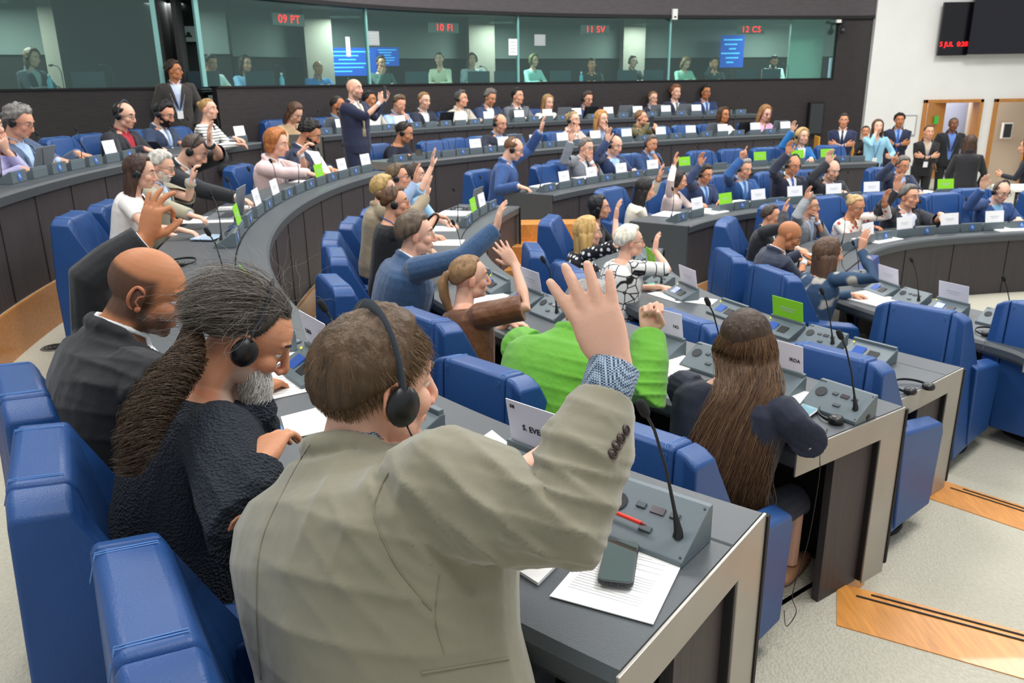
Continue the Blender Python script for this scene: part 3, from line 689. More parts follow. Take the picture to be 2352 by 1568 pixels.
def hand_shape(M, W, f, p, right=True, pose='open', sc=1.0):
    """W wrist, f finger direction, p palm normal"""
    f = Vector(f).normalized(); p = Vector(p); p = (p-f*p.dot(f)).normalized(); t = f.cross(p)*(1 if right else -1)
    def q(x, y, z): return Vector(W)+(t*x+f*y+p*z)*sc
    def ring(y, w, h, z=0, x0=0): return [q(x0+w*math.copysign(abs(math.cos(a))**.7, math.cos(a)), y, z+h*math.copysign(abs(math.sin(a))**.8, math.sin(a))) for a in [2*math.pi*k/14 for k in range(14)]]
    M.loft([ring(-.035, .024, .019), ring(-.012, .026, .0185), ring(.012, .031, .019, .001, .001), ring(.035, .038, .018, .002, .002), ring(.060, .041, .0155, 0, .001), ring(.082, .041, .0125, -.001), ring(.094, .037, .009, -.001)])
    curl, spread, tc = dict(open=(8, 7, 35), raise_=(12, 4, 30), relax=(32, 3, 30), flat=(16, 4, 35), fist=(82, 0, 50), point=(60, 2, 20), wide=(5, 10, 55), ok=(28, 7, 20), hero=(5, 8, -28))[pose]
    for k, (x, L, r, y0) in enumerate(((.030, .070, .0088, .088), (.0105, .079, .0090, .092), (-.0105, .073, .0086, .089), (-.0295, .057, .0078, .082))):
        c = curl; a0 = math.radians(spread*(1.5-k)*1.2)
        if pose == 'ok': c = (62, 22, 12, 5)[k]
        if pose == 'point': c = (12, 70, 80, 80)[k]
        d = f*math.cos(a0)+t*math.sin(a0); pts = [q(x, y0-.012, 0)]; ang = 0; pos = q(x, y0, 0); pts.append(pos)
        for ph, (l, w_) in enumerate(((.46, 1.0), (.30, 1.15), (.24, .7))):
            ang += math.radians(c)*w_*(.8 if ph == 0 else 1); dd = d*math.cos(ang)+p*math.sin(ang); pos = pos+dd*L*l*sc; pts.append(pos)
        fine = []; rr = [r*1.02, r*1.08, r*.98, r*.9, r*.76]
        M.tube(pts, [a*sc*(1.17 if pose == 'hero' else 1.04) for a in rr], 10, rnd=True)
    a = math.radians(tc); d1 = t*math.sin(a+.35)+f*math.cos(a+.35)+p*.25; d2 = t*math.sin(a-.15)+f*math.cos(a-.15)+p*.2
    if pose in ('fist', 'point'): d1 = t*.5+f*.6+p*.6; d2 = -t*.5+f*.55+p*.5
    if pose == 'ok': d1 = t*.55+f*.55+p*.7; d2 = t*.1+f*.75+p*.6
    if pose == 'hero': d1 = t*.35+f*.6+p*.75; d2 = t*.05+f*.8+p*.5
    b = q(.018, .018, .004); m1 = b+d1.normalized()*.038*sc; m2 = m1+d2.normalized()*.030*sc; m3 = m2+d2.normalized()*.024*sc
    M.tube([b, m1, m2, m3], [.0165*sc, .0125*sc, .0108*sc, .0088*sc], 10, rnd=True)
def ik(S, T, a, b, pole):
    d = T-S; L = d.length
    if L > (a+b)*.995: T = S+d*((a+b)*.995/L); d = T-S; L = d.length
    if L < abs(a-b)+.02: L = abs(a-b)+.02; T = S+d.normalized()*L; d = T-S
    u = d.normalized(); x = (a*a-b*b+L*L)/(2*L); h = math.sqrt(max(a*a-x*x, 0)); pv = Vector(pole); pv = pv-u*pv.dot(u)
    if pv.length < 1e-4: pv = u.orthogonal()
    return S+u*x+pv.normalized()*h, T
def Rm(x, y, z): return Matrix((x, y, z)).transposed()
def torso_rings(B, g, n=24, lo=0, hi=1, w=1.0, thick=1.0):
    """rings from hips to neck base; B dict of the skeleton; g growth in metres"""
    sc = B['sc']; prof = [(-.10, .155, .118, 0), (0, .172, .128, 0), (.10, .165, .122, .0), (.20, .162, .120, .0), (.30, .176, .126, .004), (.38, .188, .124, .004), (.435, .188, .108, 0), (.472, .155, .090, -.004), (.495, .095, .074, -.006), (.525, .062, .060, -.004)]
    R = []
    for (s, rx, ry, cy) in prof:
        q = s/.525
        if q < lo-.2 or q > hi+.001: continue
        c = B['pel'].lerp(B['neck'], q)+B['bf']*(cy+B['hunch']*math.sin(max(0, min(1, q))*math.pi)*-.03)*sc
        fx = (rx*B['wide']+g*(1 if q < .9 else .6))*sc*w; fy = (ry*B['fat']+g*(1 if q < .9 else .6))*sc*thick
        ring = []
        for k in range(n):
            a = 2*math.pi*k/n; ca, sa = math.cos(a), math.sin(a); e = .82
            ring.append(c+B['bx']*fx*math.copysign(abs(ca)**e, ca)+B['bf']*fy*math.copysign(abs(sa)**e, sa))
        R.append(ring)
    return R
def transform_head(V, B):
    Rh = np.array(B['Rh']); return (V*B['hs'])@Rh.T+np.array(B['H'])
def add_local(M, L, B):
    "append head-local shapes L to M in world coordinates"
    M.add(transform_head(np.concatenate(L.v), B), L.f)
SKC = {'l': 'dba284', 'm': 'cc8f6c', 'p': 'e3b299', 't': 'b97a52', 'd': '7d4f36', 'g': 'c89a7c'}
def paint_skin(me, B, tone, beard=None, stub=None, shaved=None):
    V = verts(me); L = (V-np.array(B['H']))@np.array(B['Rh'])/B['hs']; c = np.tile(np.array(lin(SKC[tone])), (len(V), 1))
    x, y, z = L.T; near = (np.abs(x) < .12) & (np.abs(y) < .14) & (np.abs(z) < .14)
    def mix(w, col): w = (w*near)[:, None]; c[:] = c*(1-w)+np.array(lin(col))*w
    rosy = tuple(lin(SKC[tone])[i]*(1.0, .72, .68)[i] for i in range(3))
    def mixl(w, col): w = (w*near)[:, None]; c[:] = c*(1-w)+np.array(col)*w
    mixl(.55*np.exp(-(((np.abs(x)-.04)/.022)**2+((z+.03)/.022)**2))*(y > .03), rosy)
    mixl(.6*np.exp(-((x/.02)**2+((z+.028)/.018)**2))*(y > .09), rosy)
    mixl(.6*(np.abs(x) > .074)*(y < .03), rosy)
    mixl(.9*np.exp(-((x/.021)**4+((z+.063)/.0095)**2))*(y > .078), tuple(lin(SKC[tone])[i]*(.85, .42, .42)[i] for i in range(3)))
    mixl(.35*np.exp(-(((np.abs(x)-.032)/.018)**2+((z-.012)/.010)**2))*(y > .05), tuple(k*.55 for k in lin(SKC[tone])))
    if stub: mix((.62 if not shaved else .85)*sstep(-z, .028, .055)*sstep(y, -.02, .015)*(1-np.exp(-((x/.024)**4+((z+.063)/.009)**2))), stub)
    if shaved:
        ln = np.where(y > .02, .075+(y-.02)*.6, .03+y*.25)
        top = .062+np.abs(y+.02)*.12
        mix(.86*sstep(-z, -top, -top+.02)*sstep(-y, -.038, -.012)*sstep(z, -.085, -.06), shaved)
    setcol(me, c)
def hair_shell(style, B, col, seed=0, thick=None):
    """closed shell that dives under the skin past the hairline"""
    L = MB(); nu, nv = 64, 40; c0 = np.array((0, -.012, .032)); r0 = np.array((.076, .098, .088)); base = dict(short=.014, crop=.006, balding=.010, sides=.008, long=.020, bob=.026, curly=.026, full=.024, pulled=.012, wavy=.026)[style] if thick is None else thick
    rings = []; rs = np.random.RandomState(seed)
    az = np.linspace(0, 2*np.pi, nu, endpoint=False)
    for i in range(1, nv):
        el = -math.pi/2+math.pi*i/nv; d = np.c_[np.cos(el)*np.sin(az), np.cos(el)*np.cos(az), np.full(nu, math.sin(el))]
        fr = (1+np.cos(az))/2                      # 1 in front
        edeg = math.degrees(el); line = np.where(fr > .5, -12+52*sstep(fr, .52, .86), -12-28*sstep(1-fr, .5, .95))
        if style in ('long', 'bob', 'wavy', 'pulled'): line = np.where(fr > .5, -35+80*sstep(fr, .60, .90), -45)
        if style == 'pulled': line = np.where(fr > .5, -8+50*sstep(fr, .52, .84), -10-32*sstep(1-fr, .5, .95))
        m = sstep(edeg-line, -5, 9+12*fr.max() if 0 else 14)
        if style == 'balding': m = m*(1-sstep(edeg, 22, 40)*sstep(fr, .12, .45))
        if style == 'sides': m = m*(1-sstep(edeg, 12, 30))
        P = d*r0; nz = wob(d*1.0, {'curly': 26, 'wavy': 9}.get(style, 11), seed+3); fine = wob(d*np.array((1, 1, .35)), 60, seed+5)
        t = base*(1+{'curly': .55, 'short': .25}.get(style, .18)*nz+.10*fine)
        if style == 'short': t = t*(1+.9*sstep(edeg, 30, 70)*sstep(fr, .2, .8))
        rr = (t*m-.014*(1-m)); nrm = d/r0; nrm /= np.linalg.norm(nrm, axis=1)[:, None]
        rings.append([tuple(q) for q in (P+nrm*rr[:, None]+c0)])
    L.loft(rings, True); return L
def curtain(L, levels, a0=62, a1=298, n=26, th=.02, seed=0, fr=None):
    """hair hanging round the back of the head: levels = [(z, rx, ry, cy)]"""
    rs = np.random.RandomState(seed); ph = rs.uniform(0, 6.28, 4); R = []
    for li, (z, rx, ry, cy) in enumerate(levels):
        outer = []; inner = []; w = 1 if fr is None else 1-fr*li/len(levels)
        for k in range(n+1):
            a = math.radians(a0+(a1-a0)*k/n); e = 1+.035*math.sin(a*9+ph[0]+z*12)+.03*math.sin(a*17+ph[1]-z*9)
            zz = z+(.012*math.sin(a*13+ph[2]) if li == len(levels)-1 else 0)
            outer.append((rx*e*math.sin(a), cy+ry*e*math.cos(a), zz)); k2 = 1-th/max(rx, .03)
            inner.append((rx*e*k2*math.sin(a), cy+ry*e*k2*math.cos(a), zz+.004))
        R.append(outer+inner[::-1])
    L.loft(R, True)
NP = [0]; PEOPLE = []
def brief(label, n=11):
    w = label.replace(',', '').split()
    if len(w) <= n: return ' '.join(w)
    w = w[:n]
    while w[-1] in ('a', 'the', 'in', 'at', 'of', 'with', 'and', 'by', 'to', 'his', 'her', 'on', 'one', 'between', 'behind', 'beside', 'from', 'left', 'right', 'dark', 'white', 'blue', 'pale', 'black', 'up', 'under', 'black', 'one', 'raising', 'long', 'for', 'light', 'grey', 'its', 'whose', 'red'): w.pop()
    return ' '.join(w)
def person(label, H, yaw, sc=1.0, hyaw=0, pitch=0, roll=0, lean=8, side=0, sex='m', tone='l', hair=('short', '3a2c22'), top=('jacket', '1e2433', 'dfe5ee', None),
           rh=('desk',), lh=('desk',), gl=None, hs=False, beard=None, stub=None, shaved=None, vox=.0075, wide=1.0, fat=1.0, row=None, hz=None, legs='1b1d24', group=None, lany=None, stand=False, deskz=None, floor=0,
           hunch=0, hcut=None, detail=False, mouth=True, shoes=None, name='person', seed=None, sleeve=1.0, skirt=False, armlen=1.0, collar=True, neckz=.140, hsc=1.0, slv=1.0, slend=.97, cuffr=1.0, zchair=None, folds=None, handpose=None):
    seed = NP[0] if seed is None else seed; NP[0] += 1
    H = Vector(H); B = {'sc': sc, 'hs': sc*hsc}; f = Vector((math.cos(yaw), math.sin(yaw), 0)); rgt = Vector((f.y, -f.x, 0))
    la = math.radians(lean); sd = math.radians(side)
    up = (Vector((0, 0, 1))*math.cos(la)+f*math.sin(la)); up = (up*math.cos(sd)+rgt*math.sin(sd)).normalized()
    bf = (f-up*f.dot(up)).normalized(); bx = bf.cross(up)
    hy = yaw+math.radians(hyaw); hf = Vector((math.cos(hy), math.sin(hy), 0)); pr = math.radians(pitch)
    hf2 = (hf*math.cos(pr)-Vector((0, 0, 1))*math.sin(pr)); hx0 = Vector((hf.y, -hf.x, 0)); hu = hx0.cross(hf2).normalized()
    ro = math.radians(roll); hx = (hx0*math.cos(ro)-hu*math.sin(ro)); hu = hx.cross(hf2).normalized()
    Rh = Rm(hx, hf2, hu); B.update(H=H, Rh=Rh, bf=bf, bx=bx, up=up, wide=wide*(1 if sex == 'm' else .88), fat=fat*(1 if sex == 'm' else .92), hunch=hunch)
    nb = H-hu*.10*sc*hsc-up*(neckz-.10)*sc-bf*.035*sc-hf2*.01*sc; B['neck'] = nb; B['pel'] = nb-up*.525*sc
    base = Vector((B['pel'].x, B['pel'].y, floor)); inv = Matrix.Translation(-base)
    # arms
    J = {}; ul, fl = .285*sc*armlen, .255*sc*armlen
    for s, spec, nm in ((1, rh, 'r'), (-1, lh, 'l')):
        S = nb-up*.075*sc+bx*s*.178*sc*B['wide']; kind = spec[0]; pose = 'relax'; pole = bx*s*.8-Vector((0, 0, .9))-bf*.3; pn = None
        if deskz is None: deskz = B['pel'].z+.2*sc
        if kind in ('raise', 'px'):
            r = ray(spec[1], spec[2]); o = Vector((0, 0, CZ)); rd = r.normalized(); w = o-S; b_ = rd.dot(w); reach = (spec[3] if len(spec) > 3 else (.50 if kind == 'raise' else .40))*sc
            cc = w.dot(w)-reach**2; disc = b_*b_-cc
            if disc <= 0: tt = -b_
            else:
                t1, t2 = -b_-math.sqrt(disc), -b_+math.sqrt(disc); c1, c2 = o+rd*t1, o+rd*t2
                pref = spec[4] if len(spec) > 4 and spec[4] is not None else None
                tt = {'n': t1, 'f': t2}.get(pref) if pref in ('n', 'f') else (-b_ if pref == 'm' else (t1 if (c1-S).dot(f) > (c2-S).dot(f) else t2))
            C = o+rd*tt
            if kind == 'raise':
                fd = (Vector((0, 0, 1))*.95+(C-S).normalized()*.35).normalized(); Wr = C-fd*.085*sc; pn = f; pose = 'raise_'; S = S+up*.035*sc+(C-S).normalized()*.02
                pole = bx*s*1.0+f*.2-Vector((0, 0, .5))
            else: Wr = C; fd = f-Vector((0, 0, .3)); pn = Vector((0, 0, -1))
        elif kind == 'desk':
            dx = spec[1] if len(spec) > 1 else .06; dy = spec[2] if len(spec) > 2 else .36
            Wr = Vector((nb.x, nb.y, 0))+f*dy*sc+rgt*s*dx*sc; Wr.z = deskz+.035; fd = f-rgt*s*.55+Vector((0, 0, -.12)); pn = Vector((0, 0, -1))
        elif kind == 'face':
            off = spec[1] if len(spec) > 1 else (0, .085, -.115); C = H+Rh@Vector(off)*sc; fd = (hu*.8-bx*s*.45+hf2*.1).normalized(); Wr = C-fd*.07*sc; pn = -hf2; pose = 'relax'; pole = bx*s*.6-Vector((0, 0, 1))+bf*.3
        elif kind == 'cross': Wr = nb-up*.26*sc+bf*.17*sc-bx*s*.08*sc; fd = -bx*s+bf*.1+up*.2; pn = -bf
        elif kind == 'down': Wr = S-Vector((0, 0, .50*sc))+bf*.03+bx*s*.04; fd = Vector((0, 0, -1)); pn = -bx*s
        elif kind == 'front': o_ = spec[1]; Wr = nb+(rgt*o_[0]+f*o_[1]+Vector((0, 0, o_[2])))*sc; fd = f+Vector((0, 0, .25))-rgt*s*.4; pn = -rgt*s+Vector((0, 0, .2)) 
        elif kind == 'abs': Wr = Vector(spec[1]); fd = Vector(spec[2]); pn = Vector(spec[3])
        for k, v in (spec[-1].items() if isinstance(spec[-1], dict) else ()):
            if k == 'pose': pose = v
            if k == 'fd': fd = Vector(v)
            if k == 'pn': pn = Vector(v)
            if k == 'pole': pole = Vector(v)
            if k == 'E': J[nm+'E'] = Vector(v)
        if nm+'E' in J: El = J[nm+'E']
        else: El, Wr = ik(S, Wr, ul, fl, pole)
        J[nm] = (S, El, Wr, fd, pn or f, pose)
    thigh, shin = .42*sc, .42*sc; hips = []
    # body: one continuous skin
    L = MB(); head_shapes(L, sex); M = MB(); add_local(M, L, B)
    hc = H-hu*.03*sc-hf2*.022*sc
    M.tube([hc, hc.lerp(nb, .5), nb-up*.01, nb-up*.05*sc], [.058*sc*(1 if sex == 'm' else .86)]*2+[.063*sc*(1 if sex == 'm' else .85), .07*sc], 16)
    M.loft(torso_rings(B, -.012)); SL = 1 if top[0] != 'tee' else 0
    for nm, s in (('r', 1), ('l', -1)):
        S, El, Wr, fd, pn, pose = J[nm]; k = sc*(1 if sex == 'm' else .86)
        M.tube([S-bx*s*.03*sc, S, S.lerp(El, .5), El, El.lerp(Wr, .35), Wr], [.045*k, .047*k, .042*k, .036*k, .036*k, .024*k], 12, rnd=True)
        hand_shape(M, Wr, fd, pn, nm == 'r', pose, sc*(1.0 if sex == 'm' else .9)) if vox <= .0062 else None
    hp = B['pel']
    for s in (1, -1):
        hj = hp+bx*s*.09*sc-up*.02*sc
        if stand: kn = hj-Vector((0, 0, (hj.z-floor)*.5))+f*.02; an = Vector((kn.x, kn.y, floor+.07))-f*.03
        else: kn = hj+f*thigh+rgt*s*.05*sc; kn.z = min(hj.z-.02, floor+.50); an = Vector((kn.x, kn.y, floor+.08))+f*.02
        hips.append((hj, kn, an)); M.tube([hj, kn, an], [.06*sc, .045*sc, .032*sc], 8)
    me = remesh(M, vox*sc, 2 if vox < .006 else 3, .5)
    if vox > .0062:
        HM = MB()
        for nm in 'rl': S, El, Wr, fd, pn, pose = J[nm]; hand_shape(HM, Wr, fd, pn, nm == 'r', pose, sc*(1.05 if sex == 'm' else .95))
        bm = bmesh.new(); bm.from_mesh(me); h = HM.mesh(); fixn(h); bm.from_mesh(h); bm.to_mesh(me); bm.free(); me.polygons.foreach_set('use_smooth', [True]*len(me.polygons))
    paint_skin(me, B, tone, beard, stub, shaved)
    me.materials.clear(); me.materials.append(m_skin); me.transform(inv)
    R = bpy.data.objects.new(name, me); COL.objects.link(R); R.location = base; tag(R, label, 'person', group)
    def part(nm, M, m, vx=None, it=2, lab=None, cut=None, post=None, smooth=True, bevel=None):
        if vx:
            q = remesh(M, vx*sc, it)
            if post: post(q)
            if cut:
                V = verts(q); kill = cut(V); bm = bmesh.new(); bm.from_mesh(q); bm.verts.ensure_lookup_table()
                bmesh.ops.delete(bm, geom=[bm.verts[i] for i in np.nonzero(kill)[0]], context='VERTS'); bm.to_mesh(q); bm.free()
        else: q = M.mesh(nm); fixn(q); q.polygons.foreach_set('use_smooth', [smooth]*len(q.polygons))
        q.materials.clear(); q.materials.append(m); q.transform(inv); o = link(nm, q, R, bevel, lab); return o
    # clothes
    kind = top[0]; tc = top[1]; cv = max(vox*1.35, .006); tb = lambda V: ((V-np.array(B['pel']))@np.c_[np.array(bx), np.array(bf), np.array(up)])/sc
    def sleeves(M, g, frac, keep=1.0, cuff=0):
        for nm, s in (('r', 1), ('l', -1)):
            S, El, Wr, fd, pn, pose = J[nm]; k = sc*(1 if sex == 'm' else .88)*slv; fr = min(frac, 1.0)
            pts = [S-bx*s*.045*sc-up*.004, S, S.lerp(El, .5)]; rr = [(.052+g)*k, (.058+g)*k, (.050+g)*k]
            if fr > .5: pts += [El, El.lerp(Wr, .5*(fr-.5)*2), El.lerp(Wr, (fr-.5)*2*slend)]; rr += [(.044+g+(.008 if kind == 'blouse' else 0))*k, (.040+g)*k, (.033+g-(.012 if slv > 1.2 else 0))*k]
            else: pts = pts[:2]+[S.lerp(El, fr*2*.5), S.lerp(El, fr*2)]; w2 = 1.16 if detail else 1; rr = [rr[0], rr[1]*(1+w2)/2, (.053+g)*k*w2, (.050+g*1.6)*k*w2]
            M.tube(pts, rr, 14)
    if kind in ('jacket', 'shirt', 'blouse', 'sweater', 'tee'):
        g = {'jacket': .022, 'shirt': .010, 'blouse': .012, 'sweater': .022, 'tee': .008}[kind]
        fr = {'tee': .28, 'blouse': sleeve, 'shirt': sleeve}.get(kind, sleeve)
        M = MB(); M.loft(torso_rings(B, g, hi=1.0 if kind == 'jacket' else .96)); sleeves(M, g-.004, fr)
        if kind == 'jacket' and collar:
            for s in (1, -1): M.tube([nb-bf*.072*sc+up*.018*sc, nb+bx*s*.045*sc-bf*.055*sc+up*.018*sc, nb+bx*s*.074*sc-bf*.01*sc+up*.004*sc, nb+bx*s*.075*sc+bf*.03*sc-up*.03*sc], [.021*sc, .021*sc, .018*sc, .014*sc], 10)
        def wr(q):
            V = verts(q); Nn = normals(q); a = .0045 if kind == 'jacket' else .004
            if detail: a *= 1.2
            for (C, ax, lam, am, rad) in (folds or ()):
                C = np.array(C); D = V-C; ax = np.array(ax)/np.linalg.norm(ax); ph = D@ax*2*math.pi/lam+1.6*wob(V, 9, seed+2); w_ = np.exp(-(D*D).sum(1)/rad**2)
                V = V+Nn*((1-np.abs(np.sin(ph/2)))**2*am*w_)[:, None]
            V = V+Nn*(wob(V*np.array((1, 1, .7)), 16/sc, seed)*a*sc)[:, None]+Nn*(wob(V, 38/sc, seed+9)*a*.35*sc)[:, None]; setv(q, V)
        cut = None; nz0 = {'jacket': .20, 'shirt': .47, 'blouse': .44, 'sweater': .475, 'tee': .455}[kind]
        if kind == 'jacket':
            def cut(V, z0=top[4] if len(top) > 4 else .17):
                Lc = tb(V); w = .012+.075*np.clip((Lc[:, 2]-z0)/.33, 0, 1); return (Lc[:, 1] > .02) & (np.abs(Lc[:, 0]) < w) & (Lc[:, 2] > z0)
        elif kind in ('shirt', 'blouse', 'tee'):
            def cut(V): Lc = tb(V); return (Lc[:, 1] > .0) & (np.abs(Lc[:, 0]) < .045-(.515-Lc[:, 2])*.5) & (Lc[:, 2] > nz0)
        cm = cloth('cloth_'+kind+'_'+tc if len(tc) == 6 else 'cloth_'+tc, tc, {'jacket': 'suit', 'sweater': 'knit'}.get(kind, 'plain')) if tc not in MATS else MATS[tc]
        part({'jacket': 'jacket', 'shirt': 'shirt', 'blouse': 'blouse', 'sweater': 'sweater', 'tee': 't_shirt'}[kind], M, cm, cv, 2, None, cut, wr)
        if kind == 'jacket':
            sm = MATS[top[2]] if top[2] in MATS else cloth('shirt_'+top[2], top[2]); M = MB(); M.loft(torso_rings(B, .006, hi=.97))
            for s in (1, -1):
                M.tube([nb-bf*.062*sc+up*.03*sc, nb+bx*s*.045*sc-bf*.045*sc+up*.03*sc, nb+bx*s*.066*sc+bf*.0*sc+up*.018*sc, nb+bx*s*.035*sc+bf*.062*sc-up*.005*sc, nb+bx*s*.012*sc+bf*.075*sc-up*.03*sc], .0095*sc, 8)
            part('shirt', M, sm, cv)
            for nm in 'rl':
                M = MB(); S, El, Wr, fd, pn, pose = J[nm]; d = (Wr-El).normalized(); k = sc*(1 if sex == 'm' else .88); M.tube([Wr-d*(.05+.25*(.97-slend))*sc, Wr-d*.004*sc], [.031*k*cuffr, .032*k*cuffr], 20)
                part('shirt_cuff', M, sm)
            # lapels along the opening
            for s in (1, -1):
                P_ = []; M = MB()
                for z_, x_, y_ in ((.50, .085, .03), (.46, .078, .085), (.40, .066, .120), (.32, .046, .134), (.24, .026, .134), (.19, .014, .130)): P_.append(B['pel']+bx*s*x_*sc+bf*(y_*(B['fat'] if y_ > .1 else 1)+.018)*sc+up*z_*sc)
                M.tube(P_, [.012*sc, .018*sc, .022*sc, .020*sc, .012*sc, .005*sc], 8, flat=(.28, 1), up=bf)
                part('lapel', M, cm)
            if top[3]:
                tm = cloth('tie_'+top[3], top[3]); M = MB(); P_ = [B['pel']+bf*(y_*(B['fat'] if y_ > .1 else 1)+.014)*sc+up*z_*sc for z_, y_ in ((.505, .066), (.49, .082), (.46, .10), (.40, .122), (.30, .130), (.20, .126), (.1, .124))]
                M.tube(P_, [.016*sc, .018*sc, .012*sc, .019*sc, .026*sc, .031*sc, .034*sc], 8, flat=(.3, 1), up=bf); part('tie', M, tm)
        elif kind == 'shirt' and collar:
            M = MB()
            for s in (1, -1): M.tube([nb-bf*.064*sc+up*.03*sc, nb+bx*s*.047*sc-bf*.045*sc+up*.03*sc, nb+bx*s*.068*sc+up*.016*sc, nb+bx*s*.040*sc+bf*.065*sc-up*.008*sc, nb+bx*s*.03*sc+bf*.085*sc-up*.04*sc], .009*sc, 8, flat=(1.4, .8))
            part('collar', M, cm)
    if lany:
        M = MB(); M2 = MB()
        for s in (1, -1): M.tube([nb-bf*.06*sc+bx*s*.03*sc+up*.02*sc, nb+bx*s*.07*sc+up*.0*sc, B['pel']+bx*s*.055*sc+bf*.125*sc+up*.42*sc, B['pel']+bx*s*.02*sc+bf*.162*B['fat']*sc+up*.28*sc, B['pel']+bf*.168*B['fat']*sc+up*.17*sc], .006*sc, 6, flat=(.4, 1), up=bf)
        part('lanyard', M, mat('lanyard_blue', '3a62ad', .6)); p_ = B['pel']+bf*.172*B['fat']*sc+up*.12*sc
        M2.box(p_, (.075*sc, .004, .10*sc), Rm(bx, bf, up)); part('badge', M2, m_card, smooth=False)
    # legs
    if legs:
        M = MB()
        for (hj, kn, an) in hips:
            if stand: M.tube([hj+up*.06*sc, hj, hj.lerp(kn, .5), kn, an], [.10*sc, .10*sc, .082*sc, .066*sc, .055*sc], 14)
            else: M.tube([hj-f*.05*sc, hj, kn, kn+f*.02-Vector((0, 0, .03)), an+Vector((0, 0, 0 if not skirt else .3))], [.085*sc, .088*sc, .064*sc, .058*sc, .050*sc], 12, rnd=False)
        part('trousers' if not skirt else 'skirt', M, cloth('trousers_'+legs, legs), cv*1.3 if vox < .0062 else None)
        for (hj, kn, an) in hips:
          M = MB(); M.tube([an+Vector((0, 0, -.045))-f*.05*sc, an+Vector((0, 0, -.04))+f*.02*sc, an+Vector((0, 0, -.055))+f*.16*sc], [.034*sc, .038*sc, .027*sc], 10, rnd=True)
          part('shoe', M, mat('shoe_'+(shoes or '15120f'), shoes or '15120f', .4), cut=None)
    # face parts
    hc_ = hair[1] if hair else '4a3a30'
    L = MB()
    for s in (1, -1): L.ball((s*.031, .0675, .010), .0122, nu=12, nv=8)
    M = MB(); add_local(M, L, B); L = MB(); 
    n0 = len(M.f)
    for s in (1, -1): L.ball((s*.031, .0765, .008), (.0055, .004, .0055), nu=10, nv=6)
    M.add(transform_head(np.concatenate(L.v), B), L.f, 1)
    if mouth:
        q = M.mesh('eyes'); q.materials.append(m_eye); q.materials.append(m_iris); q.polygons.foreach_set('material_index', M.m); q.polygons.foreach_set('use_smooth', [True]*len(q.polygons)); q.transform(inv); link('eyes', q, R)
        L = MB(); bc = hc_ if hc_ not in ('e8e2d0', 'ded6bf') else '9a8a70'
        for s in (1, -1): L.tube([(s*.016, .0895, .034), (s*.032, .086, .040), (s*.047, .073, .036)], [.0028, .0036, .002], 6, flat=(1.3, .8))
        M = MB(); add_local(M, L, B); part('eyebrows', M, hairmat(bc))
    if hair and hair[0] != 'bald':
        st = hair[0]; base_st = {'ponytail': 'pulled', 'bun': 'pulled', 'longstraight': 'long', 'longwavy': 'wavy', 'bobcut': 'bob'}.get(st, st)
        L = hair_shell(base_st, B, hair[1], seed); ln = hair[2] if len(hair) > 2 else None
        if st in ('longstraight', 'longwavy', 'bobcut'):
            ln = ln or {'longstraight': .34, 'longwavy': .30, 'bobcut': .14}[st]; w = 1.12 if st == 'longwavy' else 1.0; z0 = .02
            lv = [(z0-ln*t, (.090+.018*math.sin(t*2.6))*w*(1-.15*t*t), (.104-.03*t)*w, -.012-.018*t) for t in np.linspace(0, 1, 9)]
            curtain(L, lv, 66 if ln < .2 else 74, 294 if ln < .2 else 286, th=.026, seed=seed)
        if st == 'ponytail': L.tube([(0, -.10, .045), (0, -.128, .035), (0, -.15, -.01), (0, -.145, -.08), (0, -.12, -.17), (0, -.10, -.22)], [.018, .02, .03, .028, .02, .006], 12, rnd=True)
        if st == 'bun': L.ball((0, -.115, .06), (.04, .034, .038))
        M = MB(); add_local(M, L, B); part('hair', M, hairmat(hair[1]))
    if beard:
        L = MB(); nu, nv = 30, 12; R2 = []
        for i in range(nv+1):
            z = -.028-.085*i/nv; q = []
            for k in range(nu+1):
                a = math.radians(-100+200*k/nu); w = .064-.018*(i/nv)**2; dep = .080-.010*(i/nv); inn = abs(a) < .42 and i < 6
                q.append((w*math.sin(a), .012+dep*math.cos(a)*(1.0 if not inn or i in (2, 3) else .93)+.004*math.sin(k*3+i*2), z))
            R2.append(q+[(x*.8, y*.8-.004, zz) for x, y, zz in q[::-1]])
        L.loft(R2); L.tube([(-.03, .082, -.056), (-.015, .096, -.049), (0, .099, -.048), (.015, .096, -.049), (.03, .082, -.056)], [.005, .006, .005, .006, .005], 8)
        M = MB(); add_local(M, L, B); part('beard', M, hairmat(beard))
    if gl:
        L = MB()
        for s in (1, -1):
            L.tube([(s*.033+.0215*math.cos(a), .1005, .008+.016*math.sin(a)) for a in np.linspace(0, 2*math.pi, 17)], .0016, 5, caps=False)
            L.tube([(s*.055, .0995, .014), (s*.075, .070, .014), (s*.083, -.005, .010)], .0016, 5)
        L.tube([(-.0115, .1005, .010), (0, .103, .013), (.0115, .1005, .010)], .0015, 5); M = MB(); add_local(M, L, B); part('glasses', M, mat('glasses_'+gl, gl, .3))
    if hs:
        headset(B, label, hs if isinstance(hs, str) else None)
    PEOPLE.append((label, R, B, J)); return R, B, J
m_plas = mat('headphone_black', '141517', .35); m_foam = mat('ear_cushion', '1b1b1d', .9); m_band = mat('headband_grey', '39414a', .5)
